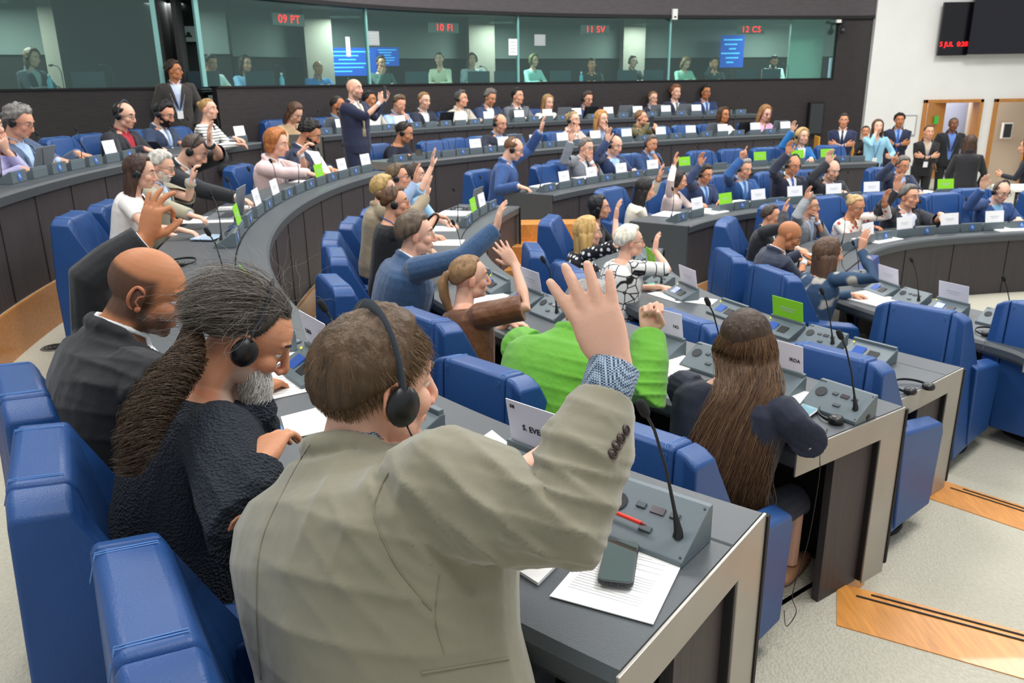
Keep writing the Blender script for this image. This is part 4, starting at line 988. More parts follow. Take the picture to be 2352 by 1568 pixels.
def headset(B, label, lab=None, vol=.137, bandw=.008):
    sc = B['hs']; o = root('headphones', B['H'], 0, lab or 'black headphones worn by the '+brief(label), 'headphones', 'headphones worn in the rows'); T = Matrix.Translation(B['H'])
    def put(nm, L, m, sm=True, par=None): M = MB(); add_local(M, L, B); return M.build(nm, m, par or o, sm, sharp=45, local=T)
    L = MB(); A = [math.radians(a) for a in range(-8, 189, 9)]
    L.tube([(.094*math.cos(a), -.005-.012*math.sin(a), .005+vol*math.sin(a) if math.sin(a) > 0 else .005+.06*math.sin(a)) for a in A], [.0045, .008]+[bandw]*(len(A)-4)+[.008, .0045], 8, flat=(.35, 1.2), up=(0, 1, 0)); put('headband', L, m_band)
    for s in (1, -1):
        L = MB(); L.tube([(s*.086, -.005, -.004), (s*.090, -.005, -.004), (s*.099, -.005, -.004), (s*.107, -.005, -.004), (s*.112, -.005, -.004)], [.030, .033, .034, .027, .012], 20, flat=(1.0, .86)); e = put('ear_cup', L, m_plas)
        L = MB(); L.tube([(s*.079, -.005, -.004), (s*.084, -.005, -.004), (s*.088, -.005, -.004)], [.024, .029, .028], 18); put('ear_cushion', L, m_foam, True, e)
        L = MB(); L.tube([(s*.1, -.005, .03), (s*.098, -.005, .012)], .005, 8); put('yoke', L, m_plas, True, e)
    return o
def seated(label, row, u, v, hp, yawoff=0, zg=.33, n=.80, depth=None, chair=True, **k):
    kk = row[0]; H, s = on_row(row, u, v, n, zg) if depth is None else (PT(u, v, depth), None)
    if s is None: s = ROW[row].near(H)[0]
    a, nn = ROW[row].at(s); f = -nn; yaw = math.atan2(f.y, f.x)+math.radians(yawoff); d = proj(H)[2]
    sc = min(max(hp*d/(FPX*.243), .82), 1.15)
    r = person(label, H, yaw, sc=sc, deskz=HT[kk], floor=HF[kk], **k)
    if chair:
        pe = r[1]['pel']; s2, a2, nn2, d2 = ROW[row].near(pe); c = chair_at(row, s2, min(max(d2+.03, .70), 1.0), 'blue armchair of the '+brief(label))
    return r
JK = lambda c, s='dfe5ee', t=None, z=.17: ('jacket', c, s, t, z)
# ------------------------------------------------ top left desk
A = lambda *a, **k: seated(*a, **k)
A('man in a lavender shirt cut by the left picture edge at the top left desk', 'A1', -22, 292, 74, tone='p', hair=('balding', '4a3a30'), top=('shirt', 'b9b3dc'), lh=('face', (0, .09, -.11)), rh=('px', 55, 388), hyaw=-20)
A('grey curly haired man with glasses and headphones typing at the top left desk', 'A1', 46, 281, 76, tone='l', hair=('curly', '85827e'), top=JK('4d5f7c', 'a9c4e8'), gl='2a2a2c', hs=True, pitch=22, rh=('px', 140, 368), lh=('px', 182, 353), lany=1, fat=1.1)
A('balding man with glasses, red shirt and dark blazer holding a phone', 'A1', 287, 266, 60, tone='p', hair=('balding', '2e2622'), top=JK('26282f', 'b3263a'), gl='2a2a2c', hs=True, pitch=14, rh=('px', 335, 342), lh=('px', 357, 338))
A('bearded man with glasses in a navy suit beside the man in the red shirt', 'A1', 378, 262, 58, tone='l', hair=('short', '231d1b'), top=JK('2b3b58', 'e6eaf0', '8fb0dc'), gl='3a3a3c', hs=True, beard='231d1b', pitch=24, rh=('px', 400, 345), lh=('px', 418, 330))
A('blonde woman in a white top with thin dark stripes', 'A1', 480, 252, 47, 8, depth=9.2, sex='f', tone='p', hair=('bun', 'a88452'), top=('blouse', 'striped_knit'), hyaw=-8, lh=('px', 541, 317), rh=('desk',))
R_ = person('man in a dark jacket with lanyard standing in the doorway between the glass booths', PT(401, 163, 10.7), math.radians(-62), sc=1.0, hyaw=55, tone='t', hair=('curly', '35261d', None), top=JK('383431', 'cbd8ee', None, .05), gl='2a2a2c', stand=True, floor=HF['A'], rh=('down',), lh=('down',), lany=1, group='people standing')
# ------------------------------------------------ topmost desk
A('brown haired woman in a beige top looking down at the topmost desk', 'A2', 678, 260, 46, sex='f', tone='p', hair=('longstraight', '5d4233', .2), top=('blouse', 'c8ac86'), pitch=38)
A('bearded man in a bright blue shirt with hand on his chin', 'A2', 777, 243, 42, 12, tone='t', hair=('crop', '2f2622'), top=('shirt', '86c0ec'), beard='2a2220', lh=('face',), lany=1, hyaw=12)
A('dark haired young man half hidden behind the standing man with the phone', 'A2', 850, 231, 38, 5, tone='t', hair=('short', '1d1918'), top=('shirt', 'b5b0a4'), hyaw=15)
A('young man in a light blue shirt leaning his forehead on one hand', 'A2', 918, 239, 42, tone='l', hair=('short', '5f4a34'), top=('shirt', 'a7c0e4'), lh=('face', (.05, .09, .0)), pitch=25, lany=1)
A('woman with tied back blond hair in a dark navy blazer in the topmost row', 'A2', 975, 232, 40, sex='f', tone='p', hair=('pulled', '8f6a42'), top=JK('21273a', 'f0f0f0'), pitch=8)
A('grey haired man in a cream blazer with headphones', 'A2', 1060, 228, 40, 8, tone='l', hair=('short', '4f4a46'), top=JK('bfb8aa', 'e5e4e2'), hs=True, hyaw=12, fat=1.1)
A('wavy grey haired man in a navy suit and open white shirt in the topmost row', 'A2', 1127, 225, 40, tone='m', hair=('curly', '6d6661'), top=JK('2e4062', 'eeeef2'), pitch=22)
A('dark haired man in a grey suit with black tie', 'A2', 1190, 222, 36, tone='l', hair=('short', '1f1b1a'), top=JK('696d76', 'eeeeee', '15161a'), hyaw=10)
A('blonde long haired woman in a white top in the topmost row', 'A2', 1259, 236, 37, sex='f', tone='p', hair=('longstraight', 'ab8455', .2), top=('blouse', 'efece4'), pitch=8)
A('man in a blue suit with headphones behind the black laptop', 'A2', 1350, 228, 35, tone='l', hair=('short', '4a372a'), top=JK('27406f', 'a9c6ee', '24407a'), hs=True, pitch=15)
A('woman with glasses in a dark blazer holding her chin in the topmost row', 'A2', 1500, 226, 30, sex='f', tone='p', hair=('pulled', '86684a'), top=JK('232a42', 'a9c6ee'), gl='2a2a2c', rh=('face',), pitch=8)
A('young auburn haired man in a dark suit with grey tie', 'A2', 1553, 213, 32, tone='p', hair=('curly', '7f5236'), top=JK('22283e', 'eeeeee', '6d6f78'))
A('black haired man with glasses and blue tie in the topmost row', 'A2', 1622, 213, 32, tone='t', hair=('short', '191718'), top=JK('223660', 'b9cfee', '2a5cae'), gl='2a2a2c', rh=('desk', -.02), lh=('desk', -.02))
# ------------------------------------------------ man standing with a phone
R_ = person('bald man in a navy suit standing in the aisle filming with a phone', PT(815, 205, 10.2), math.radians(-32), sc=1.03, hyaw=8, tone='p', hair=None, top=JK('1c2340', 'f0f0f2', 'b9a888'), stub='6b5a52', stand=True, floor=HF['B'], lean=-2, vox=.007,
   rh=('px', 873, 236, .44, 'm', {'fd': (.5, 0, .9), 'pn': (.2, .8, .1)}), lh=('px', 882, 232, .42, 'f', {'fd': (.4, -.1, .9), 'pn': (.1, -.9, 0)}), legs='1c2340', group='people standing')
# ------------------------------------------------ second desk from the top
A('woman in a dark navy hoody with headphones looking at her phone', 'B2', 929, 305, 47, 25, sex='f', tone='m', hair=('pulled', '29211e'), top=('hoody_navy_', '1f2338') if 0 else ('sweater', '1f2338'), hs=True, pitch=22, rh=('px', 942, 358), lh=('px', 962, 352), fat=1.15, wide=1.08, hyaw=10)
A('balding man in a dark blazer and bright blue shirt with headphones', 'B2', 1149, 284, 50, tone='l', hair=('sides', '5a4232'), top=JK('1c2234', '86bbf2'), hs=True, rh=('px', 1127, 338), pitch=14)
A('blond woman in a pale pink jacket with her hand over her mouth', 'B2', 1317, 277, 39, sex='f', tone='p', hair=('bun', 'a58a62'), top=JK('e6c4b8', 'eeeeee'), rh=('face',), hs=True, hyaw=12)
A('woman with long golden hair in a black blazer resting her chin on a hand', 'B2', 1382, 275, 39, 5, sex='f', tone='p', hair=('longwavy', 'b5854e', .22), top=JK('22242c', 'b9cdf0'), lh=('face',))
A('woman in an olive green jacket holding up her phone', 'B2', 1473, 271, 34, 20, sex='f', tone='l', hair=('pulled', '7a593a'), top=JK('5a5432', '8f8a60'), rh=('px', 1490, 285, .3), lh=('px', 1496, 283, .3), hyaw=15)
A('dark haired woman in a white cardigan with glasses', 'B2', 1663, 265, 34, sex='f', tone='t', hair=('longwavy', '4a3122', .16), top=('blouse', 'f0efee'), gl='3a3030')
A('woman in a pink blouse with long reddish hair and violet glasses', 'B2', 1758, 261, 37, sex='f', tone='p', hair=('longwavy', '9c7048', .24), top=('blouse', 'e2b6d8'), gl='a04fb0', pitch=16)
# ------------------------------------------------ third desk
A('man in a blue suit with headphones raising his left arm at the desk corner', 'C2', 1180, 343, 52, 30, tone='p', hair=('balding', '6b4b33'), top=JK('2a4c84', '8cb4e6', '3b62a8'), gl='333336', hs=True, pitch=22, rh=('px', 1193, 428), lh=('raise', 1245, 283, .56), vox=.0065, legs='1d2740')
A('grey haired man in a light grey suit covering his mouth and raising an arm', 'C2', 1347, 340, 43, tone='p', hair=('short', '77706a'), top=JK('7b8088', 'e9ebf0', '1c2030'), gl='333336', rh=('raise', 1311, 309), lh=('face', (.01, .09, -.09)), pitch=10)
A('red faced man in a navy suit with headphones right of the grey suited man', 'C2', 1413, 334, 44, tone='p', hair=('sides', '6d5a4c'), top=JK('22355c', 'a3c4f0'), hs=True, rh=('raise', 1396, 309, .42), pitch=16, fat=1.15)
A('grey haired man in a navy sweater pressing a hand on his ear', 'C2', 1496, 331, 38, tone='m', hair=('short', '5f5b58'), top=JK('22416f', '9dbde8', None, .3), hs=True, lh=('face', (.055, .06, -.03)), pitch=10)
A('blonde woman in a bright blue jacket raising her hand', 'C2', 1843, 314, 36, sex='f', tone='p', hair=('bobcut', 'c2a06c'), top=JK('1c70b4', 'e8eef4'), hs=True, rh=('raise', 1821, 288), lh=('desk', -.02), lany=1)
# ------------------------------------------------ desk of the woman in the cream blouse
A('woman with long black hair in a cream blouse at the desk corner raising her hand', 'D2', 1482, 436, 50, 40, sex='f', tone='l', hair=('longstraight', '1e1a1b', .34), top=('blouse', 'e4ddcb'), lh=('raise', 1517, 391, .45), rh=('px', 1516, 496), pitch=12, hyaw=10, legs='d8d0bc', vox=.0065)
A('dark haired woman in a pale pink jacket raising her arm straight up', 'D2', 1560, 416, 41, 20, sex='f', tone='l', hair=('bobcut', '2a2220', .10), top=('blouse', 'ecd9d4'), rh=('raise', 1551, 362, .54), hyaw=15, pitch=10)
A('young man in a navy suit and blue tie with headphones raising his right hand', 'D2', 1621, 401, 41, tone='m', hair=('short', '332821'), top=JK('26365c', 'a9cbf2', '4a78bd'), hs=True, rh=('raise', 1609, 364), lh=('desk', 0), pitch=12, lany=1)
A('silver haired man in a royal blue suit pointing up with one finger', 'D2', 1711, 388, 43, tone='l', hair=('short', '8b8886'), top=JK('1f4e88', 'a9c8ec', '3c74b8'), hs=True, rh=('raise', 1706, 350, .5, None, {'pose': 'point'}), pitch=12)
A('man with glasses in a black suit, white shirt and blue tie raising his hand', 'D2', 1822, 380, 44, tone='m', hair=('balding', '5f5a58'), top=JK('1e2337', 'f0f2f6', '3057b0'), gl='6b3a30', hs=True, rh=('raise', 1812, 338, .52), pitch=14)
A('old white haired man in a dark blazer and grey shirt raising his hand', 'D2', 1912, 391, 45, tone='p', hair=('sides', 'd2cdc6'), top=JK('22262f', '989da4'), hs=True, rh=('raise', 1904, 358, .48), lh=('px', 1940, 443), pitch=16)
A('grey haired man in a dark blue jacket alone at a right desk end', 'D2', 2074, 380, 39, tone='m', hair=('full', '6a645f'), top=JK('22304c', '9dbde8'), gl='333336', rh=('raise', 2054, 362, .45, None, {'pose': 'point'}), lh=('px', 2112, 440, .5), pitch=12)
# ------------------------------------------------ innermost desk
A('dark haired man in a black suit seen from behind with raised hand', 'E1', 1772, 497, 46, tone='l', hair=('short', '463c37'), top=JK('1c1f25', 'eeeeee'), rh=('raise', 1803, 474, .40), hyaw=0)
A('bald tanned man in a navy suit looking down at his papers', 'E1', 1812, 541, 66, tone='t', hair=None, top=JK('252d42', 'e8e8ec', '20242e'), pitch=26, hyaw=-15, lh=('px', 1842, 583), rh=('px', 1846, 600), vox=.0065)
A('grey haired man with glasses in a pale grey suit resting his chin on his fist', 'E1', 1861, 474, 46, tone='l', hair=('short', '6d6864'), top=JK('868a8e', 'c9d4ea', 'b9c4dd'), gl='333336', lh=('face', (.01, .09, -.11)), rh=('raise', 1854, 444, .42), hyaw=15)
A('blonde woman in a white blouse with red flowers raising her hand', 'E1', 1966, 474, 51, sex='f', tone='m', hair=('bun', 'b99a6c'), top=('blouse', 'floral_cloth'), lh=('raise', 2036, 448, .50), rh=('desk', -.05, .25), pitch=18, roll=8, vox=.0065)
A('heavy grey haired man in a dark jacket and white shirt raising one arm', 'E1', 2089, 453, 53, tone='l', hair=('full', '67635f'), top=JK('1f232d', 'dfe3f2', None, .08), gl='6b4a3a', rh=('raise', 2061, 418, .5), lh=('px', 2163, 494, .5), fat=1.2, wide=1.1, hyaw=10, vox=.0065)
A('balding man with glasses in a blue suit raising his hand at the right edge', 'E1', 2300, 441, 47, tone='p', hair=('balding', '6b5b4c'), top=JK('2b4a80', '8abce2'), gl='333336', hs=True, rh=('raise', 2259, 417, .5), pitch=20, lany=1)
A('long haired woman in a patterned denim jacket with one arm lifted', 'E1', 1905, 585, 72, sex='f', tone='l', hair=('longwavy', '5a4232', .34), top=('blouse', 'denim_pattern'), rh=('raise', 1985, 548, .40, 'm'), lh=('desk',), hyaw=-10, vox=.0065, legs='2b2a30', zg=.38)
# ------------------------------------------------ desk with the empty armchairs
seated('black haired woman with headphones facing away behind the blonde woman', 'D1', 1378, 478, 50, sex='f', tone='l', hair=('bobcut', '17181c', .12), top=('blouse', '1c1d24'), hs=True, depth=7.0)
A('woman with long wavy blond hair in a black blouse with white dots', 'D1', 1352, 535, 68, sex='f', tone='p', hair=('longwavy', 'c4a062', .30), top=('blouse', 'dotted_cloth'), lh=('desk',), rh=('raise', 1418, 478, .50), sleeve=.5, vox=.0065, depth=5.9)
A('woman with short platinum hair and glasses in a white and black patterned blouse', 'D1', 1448, 556, 72, sex='f', tone='p', hair=('full', 'e8e2d0'), top=('blouse', 'branch_cloth'), gl='2a2225', depth=5.3, rh=('raise', 1508, 550, .44), sleeve=.48, vox=.006, hyaw=-12, fat=1.2, wide=1.12)
# ------------------------------------------------ desk of the long haired woman
A('man raising a bare arm at the far end of the papers desk', 'C1', 955, 404, 50, tone='p', hair=('short', '4a3a32'), top=('shirt', 'a3cbe8'), hs=True, rh=('raise', 994, 362, .52, None, {'pose': 'wide'}), sleeve=.5, depth=6.9)
A('man with glasses and headphones behind the woman with the red framed glasses', 'C1', 914, 408, 52, tone='l', hair=('short', '6b563f'), top=('shirt', '9fb8d8'), hs=True, gl='333336', rh=('raise', 955, 398, .42), depth=6.3)
A('blond person in a beige jacket mostly hidden, raising a spread hand', 'C1', 884, 437, 55, tone='p', hair=('full', 'b99a60'), top=JK('9a8b72', 'd0d0d0'), rh=('raise', 984, 428, .52, None, {'pose': 'wide'}), depth=5.75)
A('woman with red framed glasses and headphones in a black top', 'C1', 908, 466, 72, sex='f', tone='l', hair=('bun', '5c4028'), top=('blouse', '16171a'), hs=True, gl='a04a28', rh=('px', 1003, 494, .5), lh=('desk',), lany=1, vox=.006, hyaw=-10, depth=5.2)
A('man in a blue tweed jacket with swept back hair raising his right arm', 'C1', 958, 540, 96, depth=4.5, yawoff=-12, tone='p', hair=('full', '5e5042'), top=JK('tweed', 'e9edf2'), rh=('raise', 1147, 492, .56), lh=('px', 1012, 596, .5), vox=.005, hyaw=-8, fat=1.2, wide=1.18, lean=14, detail=True)
A('young woman with a fair ponytail in a brown blouse raising her bare arm', 'C1', 1080, 640, 104, depth=3.9, yawoff=-5, side=-17, chair=False, sex='f', tone='p', hair=('ponytail', '8c6b49'), top=('blouse', 'brown_satin'), sleeve=.46, rh=('abs', PT(1182, 606, 3.80), PT(1135, 545, 3.8)-PT(1182, 606, 3.8), VF+VU*.3, {'E': PT(1210, 704, 3.72), 'pose': 'open'}), lh=('desk', .05, .3), vox=.005, hyaw=-12, lean=5, slv=1.12, wide=1.15, detail=True)

# ------------------------------------------------ far part of the foreground desk row
A('woman with long brown hair and headphones in a white t-shirt leaning on the desk', 'B1', 324, 397, 76, sex='f', tone='p', hair=('longstraight', '452f26', .24), top=('tee', 'efebe7'), hs=True, rh=('px', 418, 528, .5), lh=('px', 396, 540, .5), pitch=12, vox=.006, lean=14)
A('white haired older man with glasses in a beige jacket gesturing with his hand', 'B1', 372, 383, 66, tone='p', hair=('full', 'c9c4ba'), top=JK('aaa58f', 'a9c6ea'), gl='333336', beard='d8d2c6', lh=('px', 440, 414, .45, None, {'fd': (.2, .1, .9)}), rh=('px', 440, 495, .55), pitch=20, hyaw=-8, vox=.006)
A('man in a black suit with headphones raising his left arm above the desk row', 'B1', 447, 347, 72, tone='p', hair=('crop', '51443c'), top=JK('202328', 'f0f2f4'), hs=True, lh=('raise', 481, 300, .54), rh=('px', 566, 462, .62), pitch=34, vox=.006, lean=22, wide=1.1)
A('red haired woman in a pale pink blazer gesturing with one hand', 'B1', 637, 330, 62, sex='f', tone='p', hair=('bobcut', 'ac6a38', .10), top=JK('ecd0ce', 'f2f0f0'), lh=('px', 690, 350, .40, None, {'fd': (.5, .1, .6)}), rh=('px', 712, 398, .55), lany=1, pitch=14, vox=.0065)
A('man with black curly hair and beard in a dark jacket reading a sheet', 'B1', 712, 308, 60, 18, tone='m', hair=('curly', '1a1614'), top=JK('25304a', 'eef1f5', None, .1), beard='1a1614', rh=('px', 740, 398, .5), lh=('px', 758, 388, .5), lany=1, pitch=30, vox=.0065)
# ------------------------------------------------ people standing by the doors
ST = dict(stand=True, floor=-.28, group='people standing')
person('man in a navy suit with folded arms standing near the dark wall', PT(1938, 278, 14.6), math.radians(-110), tone='m', hair=('short', '3a3430'), top=JK('212c4d', 'e8ecf4', '1c2240'), rh=('cross',), lh=('cross',), **ST)
person('small woman in black standing between the navy suited man and the blue blouse', PT(1988, 303, 15.6), math.radians(-110), sc=.9, sex='f', tone='m', hair=('pulled', '221c1a'), top=('blouse', '15151a'), rh=('face',), lh=('cross',), **ST)
person('woman in a light blue blouse with a badge rubbing her eyes', PT(2016, 292, 13.8), math.radians(-100), sex='f', tone='p', hair=('longstraight', '5d4838', .3), top=('blouse', '94c8e0'), rh=('face', (0, .09, -.01)), lh=('front', (-.2, .25, -.35)), lany=1, legs='3a4a78', **ST)
person('young man with folded arms and bright blue tie by the white wall', PT(2066, 277, 15), math.radians(-105), tone='t', hair=('curly', '1b1716'), top=JK('1d2440', '86a8e0', '3a60b4'), rh=('cross',), lh=('cross',), **ST)
person('woman in a black blazer with folded arms in front of the open door', PT(2134, 304, 14.4), math.radians(-100), sex='f', tone='l', hair=('pulled', '5a3d2c'), top=JK('17171b', 'c9b8a4'), rh=('cross',), lh=('cross',), lany=1, legs='17171b', **ST)
person('tall dark skinned bald man in a black suit standing in the doorway', PT(2190, 286, 15.2), math.radians(-105), sc=1.02, tone='d', hair=('crop', '4a4644'), top=JK('15161a', '5f7fc4', None, .05), rh=('down',), lh=('down',), legs='15161a', **ST)
person('woman with long brown hair in a black suit seen from behind at the door', PT(2227, 330, 12.9), math.radians(70), sex='f', tone='l', hair=('longwavy', '4a352a', .34), top=JK('1d1d22', 'dddddd'), rh=('down',), lh=('down',), legs='1d1d22', **ST)
person('woman in dark clothes with long hair cut by the right picture edge', PT(2358, 338, 12.4), math.radians(140), sex='f', tone='l', hair=('longwavy', '33261f', .36), top=('blouse', '1c1d2a'), rh=('down',), lh=('front', (-.1, .3, -.3)), **ST)
# ------------------------------------------------ interpreters behind the glass
def booth(label, u, v, t, yaw=-95, perp=.95, **k):
    return person(label+' behind the booth glass', PB(u, v, perp), math.radians(yaw), floor=1.25, vox=.010, legs=None, group='interpreters in the booths', deskz=ZS-.02, **k)
booth('woman with headset and dark green jacket', 76, 134, 12.0, -20, sex='f', tone='p', hair=('bobcut', '6b5138'), top=JK('1d3540', 'aab8b8'), hs=True, pitch=10)
booth('dark haired person in a white shirt at the doorway side', 486, 146, 12.7, -40, tone='m', hair=('short', '1b1817'), top=('shirt', 'dfe8ea'), pitch=15)
booth('woman with glasses, dark wavy hair and a blue top', 565, 148, 13.4, -40, sex='f', tone='l', hair=('longwavy', '33231c', .2), top=('blouse', '8fb8e0'), gl='222222')
booth('older person in a blue top', 731, 157, 14.6, -60, tone='m', hair=('sides', '6b655f'), top=('shirt', '2d78b8'))
booth('person in a checked shirt with a hand at the mouth', 876, 146, 15.4, -60, tone='l', hair=('short', '2f2a26'), top=('shirt', '44605c'), rh=('face',))
booth('woman in a cream jacket', 1009, 137, 16.0, sex='f', tone='p', hair=('pulled', '1e1817'), top=('blouse', 'd9dcc0'))
booth('brown haired person in a pale checked shirt', 1085, 138, 16.5, -85, tone='p', hair=('bobcut', '5c3a26', .06), top=('shirt', 'check_shirt'))
booth('woman with greenish blond hair in a pale mint top', 1227, 140, 17.2, -60, sex='f', tone='p', hair=('bobcut', '5d6138', .08), top=('blouse', 'a9dcd4'), gl='222222')
booth('man with a moustache in black clothes', 1359, 150, 17.8, tone='m', hair=('short', '1a1614'), top=('shirt', '15181a'))
booth('man with headset in a black jacket', 1454, 143, 18.0, -70, tone='p', hair=('short', '4d453e'), top=('shirt', '1a1d20'), hs=True)
booth('blond woman looking down in a pale green top', 1576, 146, 18.4, -75, sex='f', tone='p', hair=('longwavy', '7d6040', .15), top=('blouse', '9ccbb8'), pitch=30)
booth('dark haired woman resting her head on a hand', 1642, 147, 18.6, sex='f', tone='m', hair=('bobcut', '1c1917', .08), top=('blouse', '33454a'), rh=('face', (.06, .06, 0)))
booth('bearded man in a white shirt in the rightmost booth', 1778, 141, 18.8, tone='m', hair=('short', '221c19'), top=('shirt', 'c9dcdc'), beard='221c19', pitch=28)
# ---------------------------------------------------------------- hair made of strands
def strand_mesh(P, rad, cols, name='hair'):
    """P (N,K,3) points, rad (K,), cols (N,3) linear"""
    N, K, _ = P.shape; T = np.gradient(P, axis=1); T /= np.linalg.norm(T, axis=2)[:, :, None]+1e-9
    ref = np.random.normal(size=(N, 1, 3)); X = np.cross(T, ref); X /= np.linalg.norm(X, axis=2)[:, :, None]+1e-9; Y = np.cross(T, X)
    V = np.stack([P+(X*math.cos(a)+Y*math.sin(a))*np.asarray(rad)[None, :, None] for a in (0, 2.094, 4.189)], 2)   # N,K,3,3
    n = N*K*3; idx = np.arange(n).reshape(N, K, 3); F = []
    for j in range(3):
        k = (j+1) % 3; F.append(np.stack([idx[:, :-1, j], idx[:, :-1, k], idx[:, 1:, k], idx[:, 1:, j]], -1).reshape(-1, 4))
    F = np.concatenate(F); me = bpy.data.meshes.new(name); me.vertices.add(n); me.vertices.foreach_set('co', V.reshape(-1).astype(np.float32))
    me.loops.add(F.size); me.loops.foreach_set('vertex_index', F.reshape(-1).astype(np.int32)); me.polygons.add(len(F)); me.polygons.foreach_set('loop_start', np.arange(0, F.size, 4, dtype=np.int32)); me.update(calc_edges=True)
    me.polygons.foreach_set('use_smooth', np.ones(len(F), bool)); setcol(me, np.repeat(cols, K*3, axis=0)); return me
m_strand = mat('hair_strands', '5a4a3a', .42, vc='Col', spec=.4)
def add_strands(R, P, r0, pal, taper=.35, name='hair_strands', shade=None):
    N, K, _ = P.shape; pl = np.array([lin(c) for c in pal]); w = np.random.dirichlet(np.ones(len(pal))*.6, N); cols = w@pl*np.random.uniform(.75, 1.25, (N, 1))
    me = strand_mesh(P, r0*np.linspace(1, taper, K), cols, name); me.transform(Matrix.Translation(-R.location)); me.materials.append(m_strand); o = link(name, me, R); o['kind'] = 'stuff'; return o
def scalp_roots(B, n, mask):
    out = []
    while len(out) < n:
        d = np.random.normal(size=(n*2, 3)); d /= np.linalg.norm(d, axis=1)[:, None]; d = d[mask(d)]; out = d if len(out) == 0 else np.r_[out, d]
    d = out[:n]; p = d*np.array((.077, .099, .089))+np.array((0, -.012, .032)); nn = d/np.array((.077, .099, .089)); nn /= np.linalg.norm(nn, axis=1)[:, None]; return p, nn
def grow(p, nn, flow, L, K, lift=.25, frizz=.15, rmin=1.03, curl=0, cf=0):
    N = len(p); P = np.zeros((N, K, 3)); P[:, 0] = p; L = np.broadcast_to(L, (N,)); rv = np.random.normal(size=(N, 3)); r0 = np.array((.077, .099, .089))*rmin; c0 = np.array((0, -.012, .032)); q = p.copy()
    for k in range(1, K):
        d = (q-c0)/r0; nr = d/r0; nr /= np.linalg.norm(nr, axis=1)[:, None]+1e-9
        f = flow(q, nr, k/K)+rv*frizz+nr*lift*(1-k/K)+np.random.normal(size=(N, 3))*frizz*.6; f /= np.linalg.norm(f, axis=1)[:, None]+1e-9
        q = q+f*(L/(K-1))[:, None]; m = np.linalg.norm((q-c0)/r0, axis=1); ins = m < 1; q[ins] = c0+(q[ins]-c0)/m[ins][:, None]*np.random.uniform(1.0, 1.06, (ins.sum(), 1)); P[:, k] = q
    return P
def to_world(P, B): return transform_head(P.reshape(-1, 3), B).reshape(P.shape)
def tang(v, nr): v = v-nr*(v*nr).sum(1)[:, None]; return v/(np.linalg.norm(v, axis=1)[:, None]+1e-9)
def frame_az(d): return np.degrees(np.arctan2(d[:, 0], d[:, 1])), np.degrees(np.arcsin(d[:, 2]))
from mathutils.bvhtree import BVHTree
def surf_line(o, px, r, name, m, parent, push=.0006, n=6, res=70):
    "thin seam lying on the surface of mesh object o, found along sight lines through px"
    bv = BVHTree.FromPolygons([v.co for v in o.data.vertices], [p.vertices for p in o.data.polygons]); off = parent.location if parent else Vector(); pts = []
    Q = smoothpts([(a, b) for a, b in px], max(1, res//len(px)))
    for u, v in Q:
        d = ray(u, v).normalized(); h = bv.ray_cast(Vector((0, 0, CZ))-off, d)
        if h[0] is not None: pts.append(h[0]+h[1]*push)
    if len(pts) < 3: return None
    M = MB(); M.tube(pts, r, n); me = M.mesh(name); fixn(me); me.materials.append(m); me.polygons.foreach_set('use_smooth', [True]*len(me.polygons)); return link(name, me, parent)
def surf_pt(o, u, v, parent):
    bv = BVHTree.FromPolygons([q.co for q in o.data.vertices], [p.vertices for p in o.data.polygons]); h = bv.ray_cast(Vector((0, 0, CZ))-parent.location, ray(u, v).normalized()); return h[0], h[1]
def child(R, nm): return [c for c in R.children if c.name.split('.')[0] == nm][0]
def chair_edge0(row, a, b, zt, yaw, label):
    A_, B_ = PZ(*a, zt+CZ), PZ(*b, zt+CZ); c = (A_+B_)/2; f = Vector((math.cos(math.radians(yaw)), math.sin(math.radians(yaw)), 0)); o = c+f*.265; r = copy_tree(CH); z0 = HF[row[0]]
    r.location = (o.x, o.y, z0); r.rotation_euler = (0, 0, math.radians(yaw)-math.pi/2); r.scale = (1, 1, (zt+CZ-z0)/.96); TAKEN.setdefault(row, []).append(ROW[row].near(o)[0]); return tag(r, label, 'armchair', 'blue leather armchairs')
HV = .0042
# ------------------------------------------------ man in the beige jacket (foreground)
lab = 'man in the beige jacket with raised hand'
H = PT(868, 888, 1.43); W_ = PT(1412, 838, 1.30); E_l = PT(1292, 1205, 1.20)
fdir = PT(1335, 640, 1.29)-W_
cloth_b = mat('beige_corduroy', '827e6a', .9, bump=[('noise', 4.5, .35, (1, 1, .8), .05), ('noise', 700, .15)], sheen=.35, var=(2.5, .05))
A0 = PT(905, 1190, 1.1)
R1, B1_, J1 = person('large brown haired man in a beige jacket and headphones raising his right hand', H, math.radians(46), sc=1.04, hyaw=-10, pitch=6, lean=9, side=-22, tone='p', hair=('short', '54402c'), top=('jacket', 'beige_corduroy', 'check_cuff', None), hs=False,
   rh=('abs', W_, fdir, VF+VR*.15, {'pose': 'hero', 'E': E_l}), lh=('abs', PT(1205, 1075, 1.62), VR*.8+VU*.5, Vector((0, 0, -1)), {'pole': (-1, -.3, -.6)}), vox=HV, fat=1.5, wide=1.28, slend=.80, cuffr=1.28, neckz=.105, row='B1', deskz=HT['B'], floor=HF['B'], legs='3a3f4a', detail=True, slv=1.22, hsc=1.02,
   folds=[(PT(905, 1250, 1.1), VR*.75+VU*.66, .06, .009, .17), (PT(1160, 1180, 1.15), VR*.6+VU*.8, .05, .012, .15), (PT(1290, 1130, 1.15), VR*.25+VU*1, .04, .010, .10), (PT(800, 1400, 1.1), VR*.15+VU*1, .09, .009, .22), (PT(760, 1060, 1.2), VR*.9-VU*.4, .06, .010, .12), (PT(1330, 1010, 1.2), VR*.35+VU*1, .06, .008, .10)])
sk = lin('d9a585')
